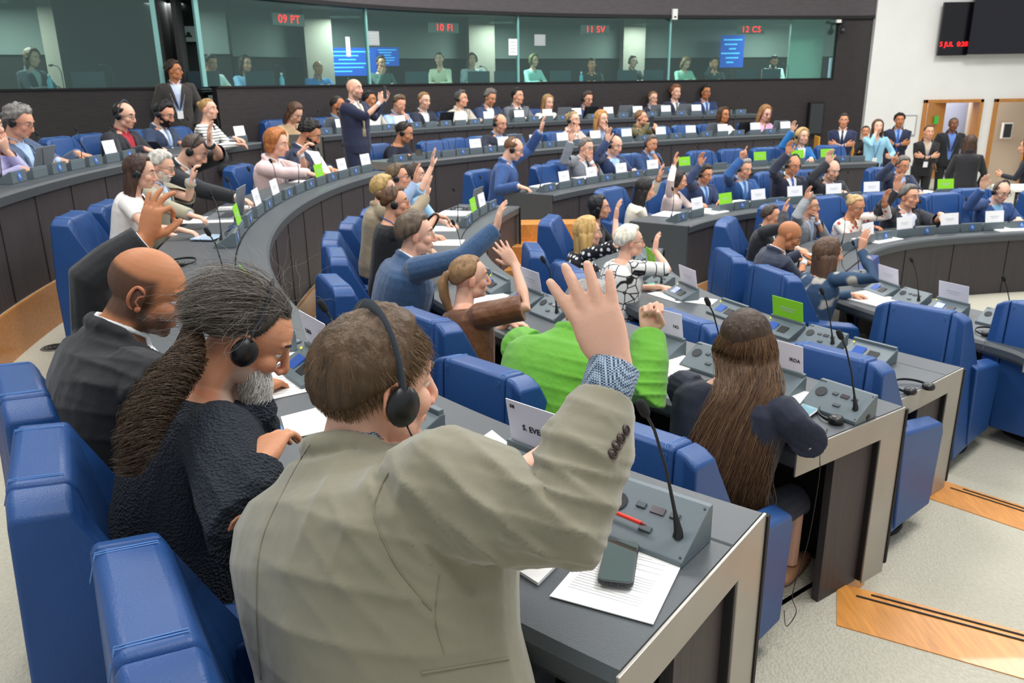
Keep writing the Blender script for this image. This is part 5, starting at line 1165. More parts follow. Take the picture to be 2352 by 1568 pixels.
def crown(cx, cy, cz, down=.25, side=0):
    c = np.array((cx, cy, cz)); return lambda q, nr, t: tang(q-c, nr)+np.array((side, 0, -down))
def mask_short(d):
    az, el = frame_az(d); fr = (1+np.cos(np.radians(az)))/2; line = np.where(fr > .5, -14+50*sstep(fr, .52, .86), -14-26*sstep(1-fr, .5, .95)); return el > line+np.random.normal(0, 2.5, len(d))
p, nn = scalp_roots(B1_, 9000, mask_short); az, el = frame_az((p-np.array((0, -.012, .032)))/np.array((.077, .099, .089)))
L = np.where(el > 20, .042, .020)*np.random.uniform(.7, 1.3, len(p)); P = grow(p, nn, crown(.01, -.075, .10, .35, .1), L, 5, .45, .16)
add_strands(R1, to_world(P, B1_), .00062, ['54402c', '86694a', '382a1d', '9c805c'])
def fine_ear(R, B, s=1, tone='d9a585'):
    L = MB(); pts = []
    for a in np.linspace(-2.2, 1.9, 16): pts.append((s*(.083+.006*math.cos(a)), -.012+.019*math.sin(a+1.57)*-1, .0+.030*math.sin(a)))
    pts = [(s*(.084+.004*math.cos(t*3)), -.012-.019*math.cos(t), .000+.031*math.sin(t)) for t in np.linspace(-1.35, 2.7, 16)]
    L.tube(pts, [.003]+[.0048]*12+[.004, .003, .002], 8, rnd=True); L.ball((s*.082, -.003, -.027), (.006, .008, .009)); L.tube([(s*.083, .002, .012), (s*.086, -.008, .006), (s*.086, -.012, -.008), (s*.084, -.004, -.018)], .0035, 8, rnd=True)
    M = MB(); add_local(M, L, B); me = M.mesh('ear'); fixn(me); me.polygons.foreach_set('use_smooth', [True]*len(me.polygons)); me.transform(Matrix.Translation(-R.location)); me.materials.append(mat('ear_skin_'+tone, tone, .5)); link('ear', me, R)
fine_ear(R1, B1_, 1, 'd08f70')
hp1 = headset(B1_, lab, 'large black headphones worn by the man in the beige jacket', .131, .0125)
M = MB(); c0 = transform_head(np.array([[.098, .002, -.036], [.104, .012, -.06], [.098, .03, -.10], [.09, .06, -.15], [.10, .09, -.19]]), B1_)
M.tube([Vector(q) for q in c0], .0016, 6); M.build('cable', m_plas, hp1, True, local=Matrix.Translation(hp1.location))
jk = child(R1, 'jacket'); m_seam = mat('beige_seam', '827d69', .9)
surf_line(jk, [(712, 1020), (655, 1120), (600, 1250), (590, 1400), (600, 1560)], .0011, 'side_seam', m_seam, R1)
surf_line(jk, [(893, 1085), (860, 1170), (905, 1290), (990, 1400)], .0014, 'armhole_seam', m_seam, R1)
surf_line(jk, [(1010, 1320), (1000, 1420), (1020, 1500)], .0010, 'back_seam', m_seam, R1)
surf_line(jk, [(968, 1545), (1060, 1530), (1168, 1512)], .0022, 'pocket_flap', m_seam, R1)
m_but = mat('horn_button', '3a2c26', .35)
def button(o, u, v, r, R):
    h, n = surf_pt(o, u, v, R)
    if h is None: return
    M = MB(); M.disc(h+n*.002, r, .003, n, 20); M.tube([h+n*.0035+(n.orthogonal().normalized()*math.cos(a)+n.cross(n.orthogonal().normalized())*math.sin(a))*r*.78 for a in np.linspace(0, 6.283, 17)], r*.16, 6, caps=False)
    me = M.mesh('button'); fixn(me); me.materials.append(m_but); me.polygons.foreach_set('use_smooth', [True]*len(me.polygons)); link('button', me, R)
for u, v in ((1458, 978), (1447, 997), (1437, 1014), (1428, 1032)): button(jk, u-22, v+10, .0085, R1)
for u, v in ((1238, 1397), (1265, 1532)): button(jk, u-14, v, .0095, R1)
chair_edge0('B1', (290, 1240), (366, 1475), -0.74, 31, 'blue armchair of the '+lab)
# ------------------------------------------------ man with the grey ponytail
lab = 'man with the long grey ponytail'; H = PT(570, 780, 1.88)
R2, B2_, J2 = person('man with long grey ponytail, white beard and headphones in a dark knitted sweater', H, math.radians(32), sc=1.0, hyaw=-16, pitch=34, lean=17, tone='m', hair=('pulled', '3d3732'), top=('sweater', '161f2b', None), neckz=.12, rh=('abs', PT(592, 1072, 1.60), VR*.12+VU*.55+VF*.8, Vector((0, 0, -1))+VR*.3, {'E': PT(560, 1225, 1.48), 'pose': 'relax'}),
   lh=('abs', PT(566, 915, 1.90), VU*1.0+VR*.2, VF*-1, {'E': PT(592, 1000, 1.93), 'pose': 'fist'}), vox=HV, wide=1.08, fat=1.05, deskz=HT['B'], floor=HF['B'], legs='46525c', detail=True, slv=1.12, beard=None, stub='b5aea6',
   folds=[(PT(480, 1180, 1.5), VR*.5+VU*.8, .05, .008, .12)])
def mask_pulled(d):
    az, el = frame_az(d); fr = (1+np.cos(np.radians(az)))/2; line = np.where(fr > .5, -6+48*sstep(fr, .52, .84), -8-26*sstep(1-fr, .5, .95)); return el > line
p, nn = scalp_roots(B2_, 5200, mask_pulled); tie = np.array((0, -.128, -.012))
P = grow(p, nn, lambda q, nr, t: tang(tie-q, nr)*1.0, np.clip(np.linalg.norm(p-tie, axis=1)*1.25, .03, .26), 9, .06, .10, 1.04)
GP = ['433b35', '6b6259', 'a1988d', '2f2926', '7b7268']
add_strands(R2, to_world(P, B2_), .0007, GP, .6)
p, nn = scalp_roots(B2_, 260, mask_pulled); P = grow(p, nn, lambda q, nr, t: tang(tie-q, nr)*.7+nr*.25, .16, 9, .35, .40, 1.06); add_strands(R2, to_world(P, B2_), .00035, ['9c948c', '6b6259'], .5, 'loose_strands')
def guide_strands(G, rad, N, K=26, curl=.010, turns=5, spread=1.0, shrink=.25, flat=(1, 1)):
    "strands following a centre line G with radii rad, each with its own wave"
    G = smoothpts3(G, 10); n = len(G); t = np.linspace(0, 1, K); C = np.stack([np.interp(t, np.linspace(0, 1, n), G[:, i]) for i in range(3)], 1); rr = np.interp(t, np.linspace(0, 1, len(rad)), rad)
    T = np.gradient(C, axis=0); T /= np.linalg.norm(T, axis=1)[:, None]; X = np.cross(T, np.array(VF)); X /= np.linalg.norm(X, axis=1)[:, None]; Y = np.cross(T, X)
    a = np.random.uniform(0, 6.283, N); q = np.sqrt(np.random.uniform(0, 1, N)); ln = np.random.uniform(1-shrink, 1.03, N); ph = np.round(np.random.uniform(0, 6.283, N)/.7)*.7+np.random.uniform(-.3, .3, N); am = curl*np.random.uniform(.5, 1.3, N); P = np.zeros((N, K, 3))
    for k in range(K):
        tk = np.clip(t[k]*ln, 0, 1); c = np.stack([np.interp(tk, t, C[:, i]) for i in range(3)], 1); x = np.stack([np.interp(tk, t, X[:, i]) for i in range(3)], 1); y = np.stack([np.interp(tk, t, Y[:, i]) for i in range(3)], 1); r = np.interp(tk, t, rr); w = 6.283*turns*tk+ph; env = np.minimum(1, tk*5)
        P[:, k] = c+x*((np.cos(a)*q*r*flat[0]+am*np.cos(w)*env))[:, None]+y*((np.sin(a)*q*r*flat[1]+am*np.sin(w)*env))[:, None]
    return P
def smoothpts3(pts, n): return smoothpts([np.array(p) for p in pts], n)
tw = Vector(transform_head(tie[None, :], B2_)[0])
G = [tw, PT(432, 822, 1.74), PT(385, 880, 1.66), PT(340, 950, 1.60), PT(312, 1020, 1.565), PT(290, 1090, 1.56)]
P = guide_strands(G, [.012, .026, .034, .036, .030, .010], 1700, 40, .016, 7, shrink=.55); add_strands(R2, P, .0008, ['3a2b20', '5b4632', '2a211b', '6f5a44', '463830'], .5, 'ponytail')
M = MB(); d_ = (G[1]-tw).normalized(); M.tube([tw-d_*.004, tw+d_*.010], .019, 16); me = M.mesh('hair_tie'); me.transform(Matrix.Translation(-R2.location)); me.materials.append(m_mic); link('hair_tie', me, R2)
cn = Vector(transform_head(np.array([[.026, .052, -.075]]), B2_)[0]); bd = [cn+Vector((0, 0, .03)), cn+Vector((.004, 0, -.02)), cn+Vector((0, -.01, -.07)), cn+Vector((-.012, -.015, -.125))]
P = guide_strands(bd, [.034, .038, .028, .008], 1500, 18, .005, 3, shrink=.45); add_strands(R2, P, .00075, ['fbf9f6', 'e6e3dd', 'c9c4bc'], .4, 'beard')
fine_ear(R2, B2_, 1, 'b9795c'); headset(B2_, lab, 'black headphones over the grey ponytailed hair', .143)
chair_edge0('B1', (95, 950), (88, 1130), -0.74, 28, 'blue armchair of the '+lab)
# ------------------------------------------------ bald man
lab = 'bald man in the black suit raising his left hand'; H = PT(340, 672, 2.22); W_ = PT(334, 552, 2.34)
R3, B3_, J3 = person('bald bearded man in a black suit with white collar raising his left hand', H, math.radians(38), sc=1.02, hyaw=-26, pitch=24, lean=14, tone='t', hair=None, top=('jacket', '191b1f', 'eef0f2', None), neckz=.115, lh=('abs', W_, PT(352, 480, 2.34)-W_, Vector((.45, .8, 0)), {'pose': 'ok', 'E': PT(212, 640, 2.30)}), rh=('desk', .0, .35),
   vox=HV, wide=1.12, fat=1.12, deskz=HT['B'], floor=HF['B'], legs='191b1f', detail=True, stub='2b211c', shaved='3a2a22', folds=[(PT(250, 800, 2.0), VR*.3+VU*1, .05, .010, .12), (PT(240, 950, 2.0), VR*.1+VU*1, .07, .008, .2)])
fine_ear(R3, B3_, 1, 'b5704d'); chair_edge0('B1', (20, 830), (60, 900), -0.74, 36, 'blue armchair of the '+lab)
# ------------------------------------------------ long haired woman
lab = 'woman with the very long brown hair'; H = PT(1712, 792, 2.86)
R4, B4_, J4 = person('woman with very long brown hair in a dark navy top seen from behind', H, math.radians(48), sc=1.0, hyaw=6, pitch=14, lean=12, sex='f', tone='p', hair=('pulled', '3a2a1d'), top=('blouse', '1b2133'), neckz=.12, rh=('abs', PT(1790, 935, 2.98), VR*-.2+VU*.4+VF*.8, Vector((0, 0, -1)), {'E': PT(1858, 1012, 2.66)}), lh=('desk', .05, .3), vox=.005, slv=1.18, wide=1.22, deskz=HT['C'], floor=HF['C'], legs='1b2133', detail=True, skirt=True, shoes='c08e6a')
p, nn = scalp_roots(B4_, 4200, lambda d: (lambda az, el: el > np.where(np.abs(az) < 50, 38, -20))(*frame_az(d)))
N = len(p); K = 22; Pw = np.zeros((N, K, 3)); w0 = transform_head(p+nn*.003, B4_)
bxn = np.array(VR); lat = (w0-np.array(H))@bxn; a = np.clip(lat/.085, -1, 1); frontal = p[:, 1] > .02
lev = [(.0, None), (.16, (-.075, .078, .03, .010)), (.34, (-.135, .082, .115, .0)), (.5, (-.195, .075, .24, -.02)), (.68, (-.215, .07, .37, -.03)), (.84, (-.19, .075, .49, -.03)), (1, (-.11, .07, .62, -.03))]
bk = -np.array(VF); up_ = np.array((0, 0, 1.))
ln = np.random.uniform(.72, 1.05, N); rnd_ = np.random.normal(size=(N, 3)); ph = np.round(np.random.uniform(0, 6.28, N)/.6)*.6; lay = np.random.uniform(0, 1, N)
ctrl = [w0]; side = np.sign(a)
# second control: over the widest part of the head
hp_ = np.array(H); rad = .099+.016*lay
outd = np.stack([a, -np.sqrt(np.clip(1-a*a, 0, 1))], 1); hx = bxn; hb = np.array((VF.x, VF.y, 0)); hb = hb/np.linalg.norm(hb)
c1 = hp_+hx*(a*rad)[:, None]+hb*(outd[:, 1]*rad*1.12)[:, None]+up_*(.01+.0*lay)[:, None] if False else hp_+hx*(a*rad)[:, None]+hb*(outd[:, 1]*rad*1.1)[:, None]-up_*.035
ctrl.append((w0+c1)/2+(w0-hp_)/np.linalg.norm(w0-hp_, axis=1)[:, None]*.012); ctrl.append(c1)
for (l_, r_, dz, back) in ((-.125, .078, -.10, .145), (-.185, .045, -.20, .195), (-.225, .030, -.32, .235), (-.235, .025, -.44, .25), (-.19, .035, -.56, .25), (-.10, .045, -.68, .24)):
    cx = (l_+r_)/2; hw = (r_-l_)/2; ctrl.append(hp_+hx*(cx+hw*(a*.9+rnd_[:, 0]*.12))[:, None]-hb*(back+.035*lay)[:, None]+up_*dz)
ctrl = np.stack(ctrl, 1); nC = ctrl.shape[1]
for k in range(K):
    tt = np.clip(k/(K-1)*ln, 0, 1)*(nC-1); i0 = np.clip(tt.astype(int), 0, nC-2); f_ = (tt-i0)[:, None]; ar = np.arange(N)
    p0, p1, p2, p3 = ctrl[ar, np.clip(i0-1, 0, nC-1)], ctrl[ar, i0], ctrl[ar, i0+1], ctrl[ar, np.clip(i0+2, 0, nC-1)]
    q = .5*(2*p1+(-p0+p2)*f_+(2*p0-5*p1+4*p2-p3)*f_**2+(-p0+3*p1-3*p2+p3)*f_**3)
    am = .014*np.clip(tt/(nC-1)*2-.4, 0, 1); Pw[:, k] = q+hx*(am*np.sin(ph+tt*3.2))[:, None]+hb*(am*.6*np.cos(ph+tt*3.2))[:, None]
add_strands(R4, Pw, .0014, ['4a3322', '6b4c32', '33231a', '8b6a48', '553c29'], .45, 'long_hair_strands')
chair_edge0('C1', (1375, 955), (1561, 1004), -1.0, 46, 'blue armchair of the '+lab)
# ------------------------------------------------ man in the green jacket
lab = 'man in the bright green jacket'; H = PT(1352, 728, 3.25)
mat('green_linen', '5fa52a', .85, bump=[('noise', 7, .6, (1, .6, 1), .04), ('noise', 400, .3)], sheen=.2)
R5, B5_, J5 = person('grey haired man in a bright green jacket behind the raised hand, lifting his fist', H, math.radians(52), sc=1.08, hyaw=0, pitch=30, lean=34, neckz=.10, tone='p', hair=('full', '8d8a86'), top=('jacket', 'green_linen', '2c6a68', None), rh=('abs', PT(1490, 768, 3.0), VU*1+VR*.05, VF*-1+VR*.2, {'pose': 'fist', 'E': PT(1488, 905, 2.86)}), lh=('desk', .05, .3), vox=.005, wide=1.2, fat=1.25, deskz=HT['C'], floor=HF['C'], slv=1.15, detail=True,
   folds=[(PT(1330, 830, 2.8), VR*.2+VU*1, .06, .012, .2), (PT(1490, 880, 2.8), VU, .04, .01, .1)])
chair_edge0('C1', (1025, 808), (1205, 860), -1.0, 46, 'blue armchair of the '+lab)
def chair_edge(row, a, b, zt, yaw, label):
    "armchair whose backrest top runs between two pixels at height zt above the eye"
    A_, B_ = PZ(*a, zt+CZ), PZ(*b, zt+CZ); c = (A_+B_)/2; f = Vector((math.cos(math.radians(yaw)), math.sin(math.radians(yaw)), 0)); o = c+f*.265; r = copy_tree(CH); z0 = HF[row[0]]
    r.location = (o.x, o.y, z0); r.rotation_euler = (0, 0, math.radians(yaw)-math.pi/2); r.scale = (1, 1, (zt+CZ-z0)/.96); TAKEN.setdefault(row, []).append(ROW[row].near(o)[0]); return tag(r, label, 'armchair', 'blue leather armchairs')
chair_edge('C1', (915, 697), (1030, 738), -1.0, 41, 'blue armchair of the young woman with the fair ponytail')
chair_edge('D1', (1830, 778), (2020, 826), -1.12, 40, 'empty blue armchair just right of the long haired woman')
chair_edge('E1', (2050, 688), (2199, 714), -1.22, 43, 'empty blue armchair right of the woman in the denim jacket')
E_ = 'empty blue armchair '
for row, u, v, lab in (
    ('A1', 195, 306, E_+'between the grey haired typing man and the man in the red shirt'),
    ('A1', 415, 290, E_+'just left of the woman in the striped top'),
    ('A2', 655, 272, E_+'at the left end of the topmost desk'),
    ('A2', 903, 252, E_+'left of the man in the cream blazer'),
    ('A2', 1228, 246, E_+'left of the blonde woman in the white top'),
    ('A2', 1392, 240, E_+'behind the black laptop on the topmost desk'), ('A2', 1452, 238, E_+'left of the woman holding her chin in the top row'),
    ('B2', 990, 323, E_+'wide one just right of the woman in the hoody'),
    ('B2', 1057, 316, E_+'second to the right of the woman in the hoody'),
    ('B2', 1186, 303, E_+'right behind the bald man with the laptop in the second row'),
    ('B2', 1258, 297, E_+'left of the woman in the pale pink jacket'),
    ('B2', 1525, 287, E_+'right of the woman in the olive jacket'), ('B2', 1582, 284, E_+'left of the woman in the white cardigan in the second row'),
    ('C2', 1262, 380, E_+'right behind the man in the blue suit'),
    ('C2', 1600, 348, E_+'behind the leftmost green card on the third desk'), ('C2', 1660, 345, E_+'between two green cards on the third desk'),
    ('C2', 1748, 343, E_+'left of the blonde woman in the bright blue jacket'), ('C2', 1898, 338, E_+'right of the blonde woman in the bright blue jacket'),
    ('D2', 1995, 409, E_+'right of the older man with the grey shirt'),
    ('C1', 1012, 434, E_+'at the far end of the desk with the papers'),
    ('D1', 1545, 672, E_+'with white papers behind it, beside the raised fist'), ('D1', 1700, 735, E_+'mostly hidden behind the long brown hair'),
    ('D1', 1278, 520, E_+'left of the blonde woman in the dotted blouse'),
    ('E1', 1730, 533, E_+'left of the man in the dark suit with raised hand'),
    ('E1', 2165, 470, E_+'left of the man in the blue suit at the right'), ('E1', 2345, 470, E_+'at the right picture edge behind the innermost desk'),
    ): chair_px(row, u, v, lab)
# the armchair cut by the right picture edge
c = copy_tree(CH); c.location = (*PZ(2385, 1000, 0)[:2], 0); c.rotation_euler = (0, 0, math.radians(-55)); c.scale = (1, 1, .93); tag(c, 'blue armchair standing alone on the floor at the right picture edge', 'armchair', 'blue leather armchairs')
# ---------------------------------------------------------------- things on the desks
m_paper = mat('paper', 'f2f1ee', .8); m_lap = mat('laptop_grey', '8b9096', .35, .4); m_lapd = mat('laptop_dark', '1b1c1f', .4); m_key = mat('keys', '2c3036', .5); m_lapscr = mat('laptop_screen', '30333a', .2)
GW = {}
def paper(label, quad, z, lines=9, mt=None, th=.002, group='papers on the desks', ink=True):
    """sheet whose corners are seen at four pixels, lying at height z"""
    P4 = [PZ(u, v, z) for u, v in quad]; c = sum(P4, Vector())/4; r = root('paper_sheet' if th < .004 else 'paper_stack', c, 0, label, 'paper', group)
    M = MB(); M.prism([p-c for p in P4], (0, 0, 0), (0, 0, th)); M.build('sheet', mt or m_paper, r, False)
    if ink and lines:
        M = MB(); a, b, d = P4[0]-c, P4[1]-c, P4[3]-c; rs = np.random.RandomState(len(label)+int(quad[0][0]))
        for i in range(lines):
            f = .12+.76*i/lines; w = .8 if rs.rand() > .25 else rs.uniform(.2, .7); x0 = .1; p = a+(d-a)*f+(b-a)*x0; q = a+(d-a)*f+(b-a)*(x0+w); t = (d-a)*(.16/lines)
            M.add([p+Vector((0, 0, th+.0004)), q+Vector((0, 0, th+.0004)), q+t+Vector((0, 0, th+.0004)), p+t+Vector((0, 0, th+.0004))], [(0, 1, 2, 3)])
        M.build('printed_lines', mat('print_text', 'c9cbd0', .8), r, False)
    return r
def on_desk(row, u, v, up=.0): return PZ(u, v, HT[row[0]]+up)
def facing(row, p):
    s, a, nn, d = ROW[row].near(p); return math.atan2(nn.y, nn.x)-math.pi/2
def flat_paper(label, row, u, v, turn=0, w=.21, h=.297, th=.002, mt=None, lines=8, group='papers on the desks'):
    p = on_desk(row, u, v); th_ = facing(row, p)+math.radians(turn); r = root('paper_sheet' if th < .004 else 'paper_stack', p+Vector((0, 0, .001)), th_, label, 'paper', group)
    M = MB(); M.box((0, 0, th/2), (w, h, th)); M.build('sheet', mt or m_paper, r, False)
    if lines:
        M = MB(); rs = np.random.RandomState(int(u+v))
        for i in range(lines): ww = rs.uniform(.4, .8)*w; M.box((-w*.4+ww/2, h*(.4-.8*i/lines), th+.0003), (ww, h*.02, .0004))
        M.build('printed_lines', mat('print_text', 'c9cbd0', .8), r, False)
    return r
def laptop(label, row, u, v, dark=False, turn=0, ang=108, sc=1.0, near=False):
    "u, v = middle of the hinge"
    p, s = on_row(row, u, v, .34, .02); a, nn = ROW[row].at(s); p = a+nn*.31; p.z = HT[row[0]]; th = math.atan2(nn.y, nn.x)-math.pi/2+math.radians(turn)
    r = root('laptop', p, th, label, 'laptop', 'laptops on the desks'); mm = m_lapd if dark else m_lap; w, d = .31*sc, .215*sc
    M = MB(); M.box((0, d/2, .008), (w, d, .014)); M.build('base', mm, r, False, bevel=.003)
    M = MB(); M.box((0, d*.38, .0155), (w*.88, d*.46, .002)); M.build('keyboard', m_key, r, False)
    R = Matrix.Rotation(math.radians(90-ang+180 if 0 else -(ang-90)), 3, 'X'); R = Matrix.Rotation(math.radians(ang-90), 3, 'X')
    M = MB(); M.box(R@Vector((0, 0, d/2))+Vector((0, 0, .012)), (w, .007, d), R); lid = M.build('screen_lid', mm, r, False, bevel=.003)
    M = MB(); M.box(R@Vector((0, .0045, d/2))+Vector((0, 0, .012)), (w*.92, .001, d*.88), R); M.build('screen', m_lapscr, lid, False)
    return r
G_ = 'laptops'
for row, u, v, dk, lab in (('A1', 88, 390, 0, 'grey laptop in front of the grey haired typing man'), ('A2', 757, 290, 0, 'grey laptop in front of the bearded man in bright blue'), ('A2', 1020, 276, 1, 'black laptop left of the man in the cream blazer'), ('A2', 1178, 265, 0, 'grey laptop in front of the man with the black tie'),
    ('A2', 1290, 262, 0, 'grey laptop right of the blonde woman in white in the top row'), ('A2', 1352, 262, 1, 'black laptop in front of the man in blue with headphones'), ('A2', 1432, 260, 0, 'grey laptop in front of an empty chair in the top row'), ('A2', 1505, 257, 0, 'grey laptop in front of the woman holding her chin'), ('A2', 1568, 255, 0, 'grey laptop between the auburn haired man and the black haired man'),
    ('B2', 1172, 332, 0, 'grey laptop beside the balding man in the bright blue shirt'), ('B2', 1632, 308, 0, 'grey laptop left of the woman in the white cardigan'), ('B2', 1705, 304, 1, 'black laptop between the white cardigan and the pink blouse'), ('B2', 1785, 302, 0, 'grey laptop right of the woman in the pink blouse')): laptop(lab, row, u, v, dk)
laptop('silver laptop open on the desk beside the woman in the white t-shirt', 'B1', 545, 535, 0, 0, 100)
laptop('white edged laptop on the desk in front of the tweed jacket', 'C1', 1088, 545, 0, 0, 100)
zB, zC, zD, zE = HT['B'], HT['C'], HT['D'], HT['E']
paper('printed sheet lying at the end of the foreground desk under the phone', [(1405, 1203), (1590, 1248), (1500, 1435), (1262, 1370)], zB+.002, 26)
paper('stack of white papers partly under the raised elbow', [(1290, 1180), (1391, 1190), (1236, 1345), (1150, 1290)], zB+.001, 0, None, .007)
paper('printed sheet behind the forearm of the ponytailed man, upper one', [(585, 815), (693, 808), (706, 862), (575, 872)], zB+.003, 6)
paper('printed table sheet left of the brown haired head', [(570, 866), (700, 850), (716, 898), (590, 925)], zB+.001, 9)
paper('white paper near the chin of the ponytailed man', [(645, 958), (735, 935), (770, 985), (660, 1010)], zB+.002, 0)
paper('curled white paper held in front of the beige jacket', [(1130, 988), (1222, 1062), (1160, 1140), (1045, 1048)], zB+.035, 12, None, .0015)
# smartphone on the sheet
def phone(label, quad, z, th, body, glass, name='smartphone'):
    P4 = [PZ(u, v, z) for u, v in quad]; c = sum(P4, Vector())/4; X = ((P4[1]-P4[0])+(P4[2]-P4[3]))/2; Y = ((P4[0]-P4[3])+(P4[1]-P4[2]))/2; w, h = X.length, Y.length; th_ = math.atan2(X.y, X.x); r = root(name, c, th_, label, 'phone')
    def rr(w, h, rad, z_): return [(sx*(w/2-rad)+rad*math.cos(a), sy*(h/2-rad)+rad*math.sin(a), z_) for sx, sy, a0 in ((1, 1, 0), (-1, 1, 90), (-1, -1, 180), (1, -1, 270)) for a in [math.radians(a0+q) for q in (0, 18, 36, 54, 72, 90)]]
    M = MB(); M.loft([rr(w*.97, h*.98, .010, 0), rr(w, h, .011, .002), rr(w, h, .011, th-.002), rr(w*.97, h*.985, .010, th)]); M.build('case', body, r, True, sharp=40)
    M = MB(); M.prism(rr(w*.90, h*.94, .008, 0), (0, 0, th), (0, 0, th+.0006)); M.build('screen', glass, r, False)
    M = MB()
    for x in (-.25, -.16, .16, .25): M.box((x*w, -h/2, th/2), (.004, .002, .002))
    M.box((0, -h/2, th/2), (.010, .002, .003)); M.build('ports', m_mic, r, False); return r
phone('black smartphone lying screen up on the printed sheet', [(1399, 1247), (1476, 1254), (1446, 1352), (1363, 1340)], zB+.012, .010, mat('phone_case', '262a2e', .4), mat('phone_glass', '27433d', .04, spec=1, coat=1))
phone('light blue smartphone beside the tapping hand of the ponytailed man', [(640, 975), (652, 995), (606, 1012), (596, 990)], zB+.010, .008, mat('phone_blue', '2f6db5', .3), mat('phone_blue_screen', '3b86d8', .2, emit=.4))
phone('white tablet lying beside the headphones on the long haired woman\'s desk', [(1835, 929), (1880, 938), (1845, 975), (1808, 962)], zC+.008, .007, mat('tablet_white', 'e8e8e6', .4), mat('tablet_screen', '6f9aa8', .15), 'tablet')
phone('pale blue phone on the desk by the silver laptop', [(452, 540), (508, 541), (500, 552), (452, 551)], zB+.008, .008, mat('phone_pale', 'a9c4de', .4), mat('phone_pale_screen', 'bcd3e8', .2))
# red pen
a, b = PZ(1412, 1176, zB+.058), PZ(1484, 1206, zB+.056); c = (a+b)/2
r = root('red_pen', c, 0, 'red pen lying on the lower edge of the nearest console', 'pen'); d = (b-a).normalized()
M = MB(); M.tube([a-c-d*.05, b-c-d*.012], .0045, 10); M.build('barrel', mat('pen_red', 'd8321f', .3), r, True, sharp=40); M = MB(); M.tube([b-c-d*.012, b-c], [.0044, .001], 10); M.build('tip', mat('pen_dark', '7d1a12', .3), r, True)
def table_headset(label, u, v, z, rz, sc=1.0):
    r = root('headphones', PZ(u, v, z), math.radians(rz), label, 'headphones', 'headphones lying on the desks'); M = MB()
    M.tube([(.085*math.cos(a)*sc, .085*math.sin(a)*sc, .012+.006*math.sin(a)) for a in np.linspace(-.35, math.pi+.35, 22)], .0045, 8, flat=(1.4, .6), up=(0, 0, 1)); M.build('headband', m_plas, r, True)
    for s in (-1, 1):
        M = MB(); p = Vector((s*.06*sc, -.035*sc, .014)); M.tube([p+Vector((0, 0, -.012)), p, p+Vector((s*.0, 0, .012)), p+Vector((0, 0, .016))], [.026, .030, .024, .010], 18); e = M.build('ear_cup', m_plas, r, True, sharp=50)
        M = MB(); M.tube([(s*.085*sc, -.028*sc, .012), (s*.066*sc, -.03*sc, .016)], .004, 6); M.build('yoke', m_plas, e, True)
    return r
table_headset('black headphones lying on the long haired woman\'s desk end', 1934, 958, zC, 20)
table_headset('black headphones lying on the desk end behind the empty armchair', 2096, 893, zD, 25)
table_headset('black headphones lying on the innermost desk near the right edge', 2275, 766, zE, 10)
table_headset('black headphones on the desk beside the bald man\'s head', 414, 606, zB, -40)
table_headset('black headphones on the far end of the desk with the papers', 1055, 483, zC, 0)
def cord(label, pts, rr=.0016):
    c = pts[0]; M = MB(); Q = smoothpts([tuple(p) for p in pts], 6); M.tube([Vector(q)-c for q in Q], rr, 6); o = M.build('headphone_cord', m_plas, None, True); o.location = c; return tag(o, label, 'cord')
T_ = .0
q0 = PZ(1900, 985, zC+.003); q1 = PZ(1884, 1045, zC+.004)
cord('thin black cord hanging from the desk with the headphones to the carpet', [q0, q1, q1+Vector((-.01, -.035, -.06)), q1+Vector((-.02, -.03, -.3)), q1+Vector((-.05, -.02, -.52)), q1+Vector((-.03, -.02, -.60)), q1+Vector((-.06, -.02, -.66)), q1+Vector((-.07, -.01, -.60))])
q0 = PZ(2125, 905, zD+.003); q1 = PZ(2140, 925, zD+.004) if 0 else PZ(2095, 912, zD+.004)
q2 = PZ(2300, 775, zE+.003); cord('thin black cord of the headphones near the right edge', [PZ(2265, 775, zE+.003), PZ(2258, 800, zE+.003), PZ(2250, 812, zE-.05), PZ(2245, 830, zE-.2), PZ(2225, 900, zE-.5), PZ(2215, 905, zE-.52)])
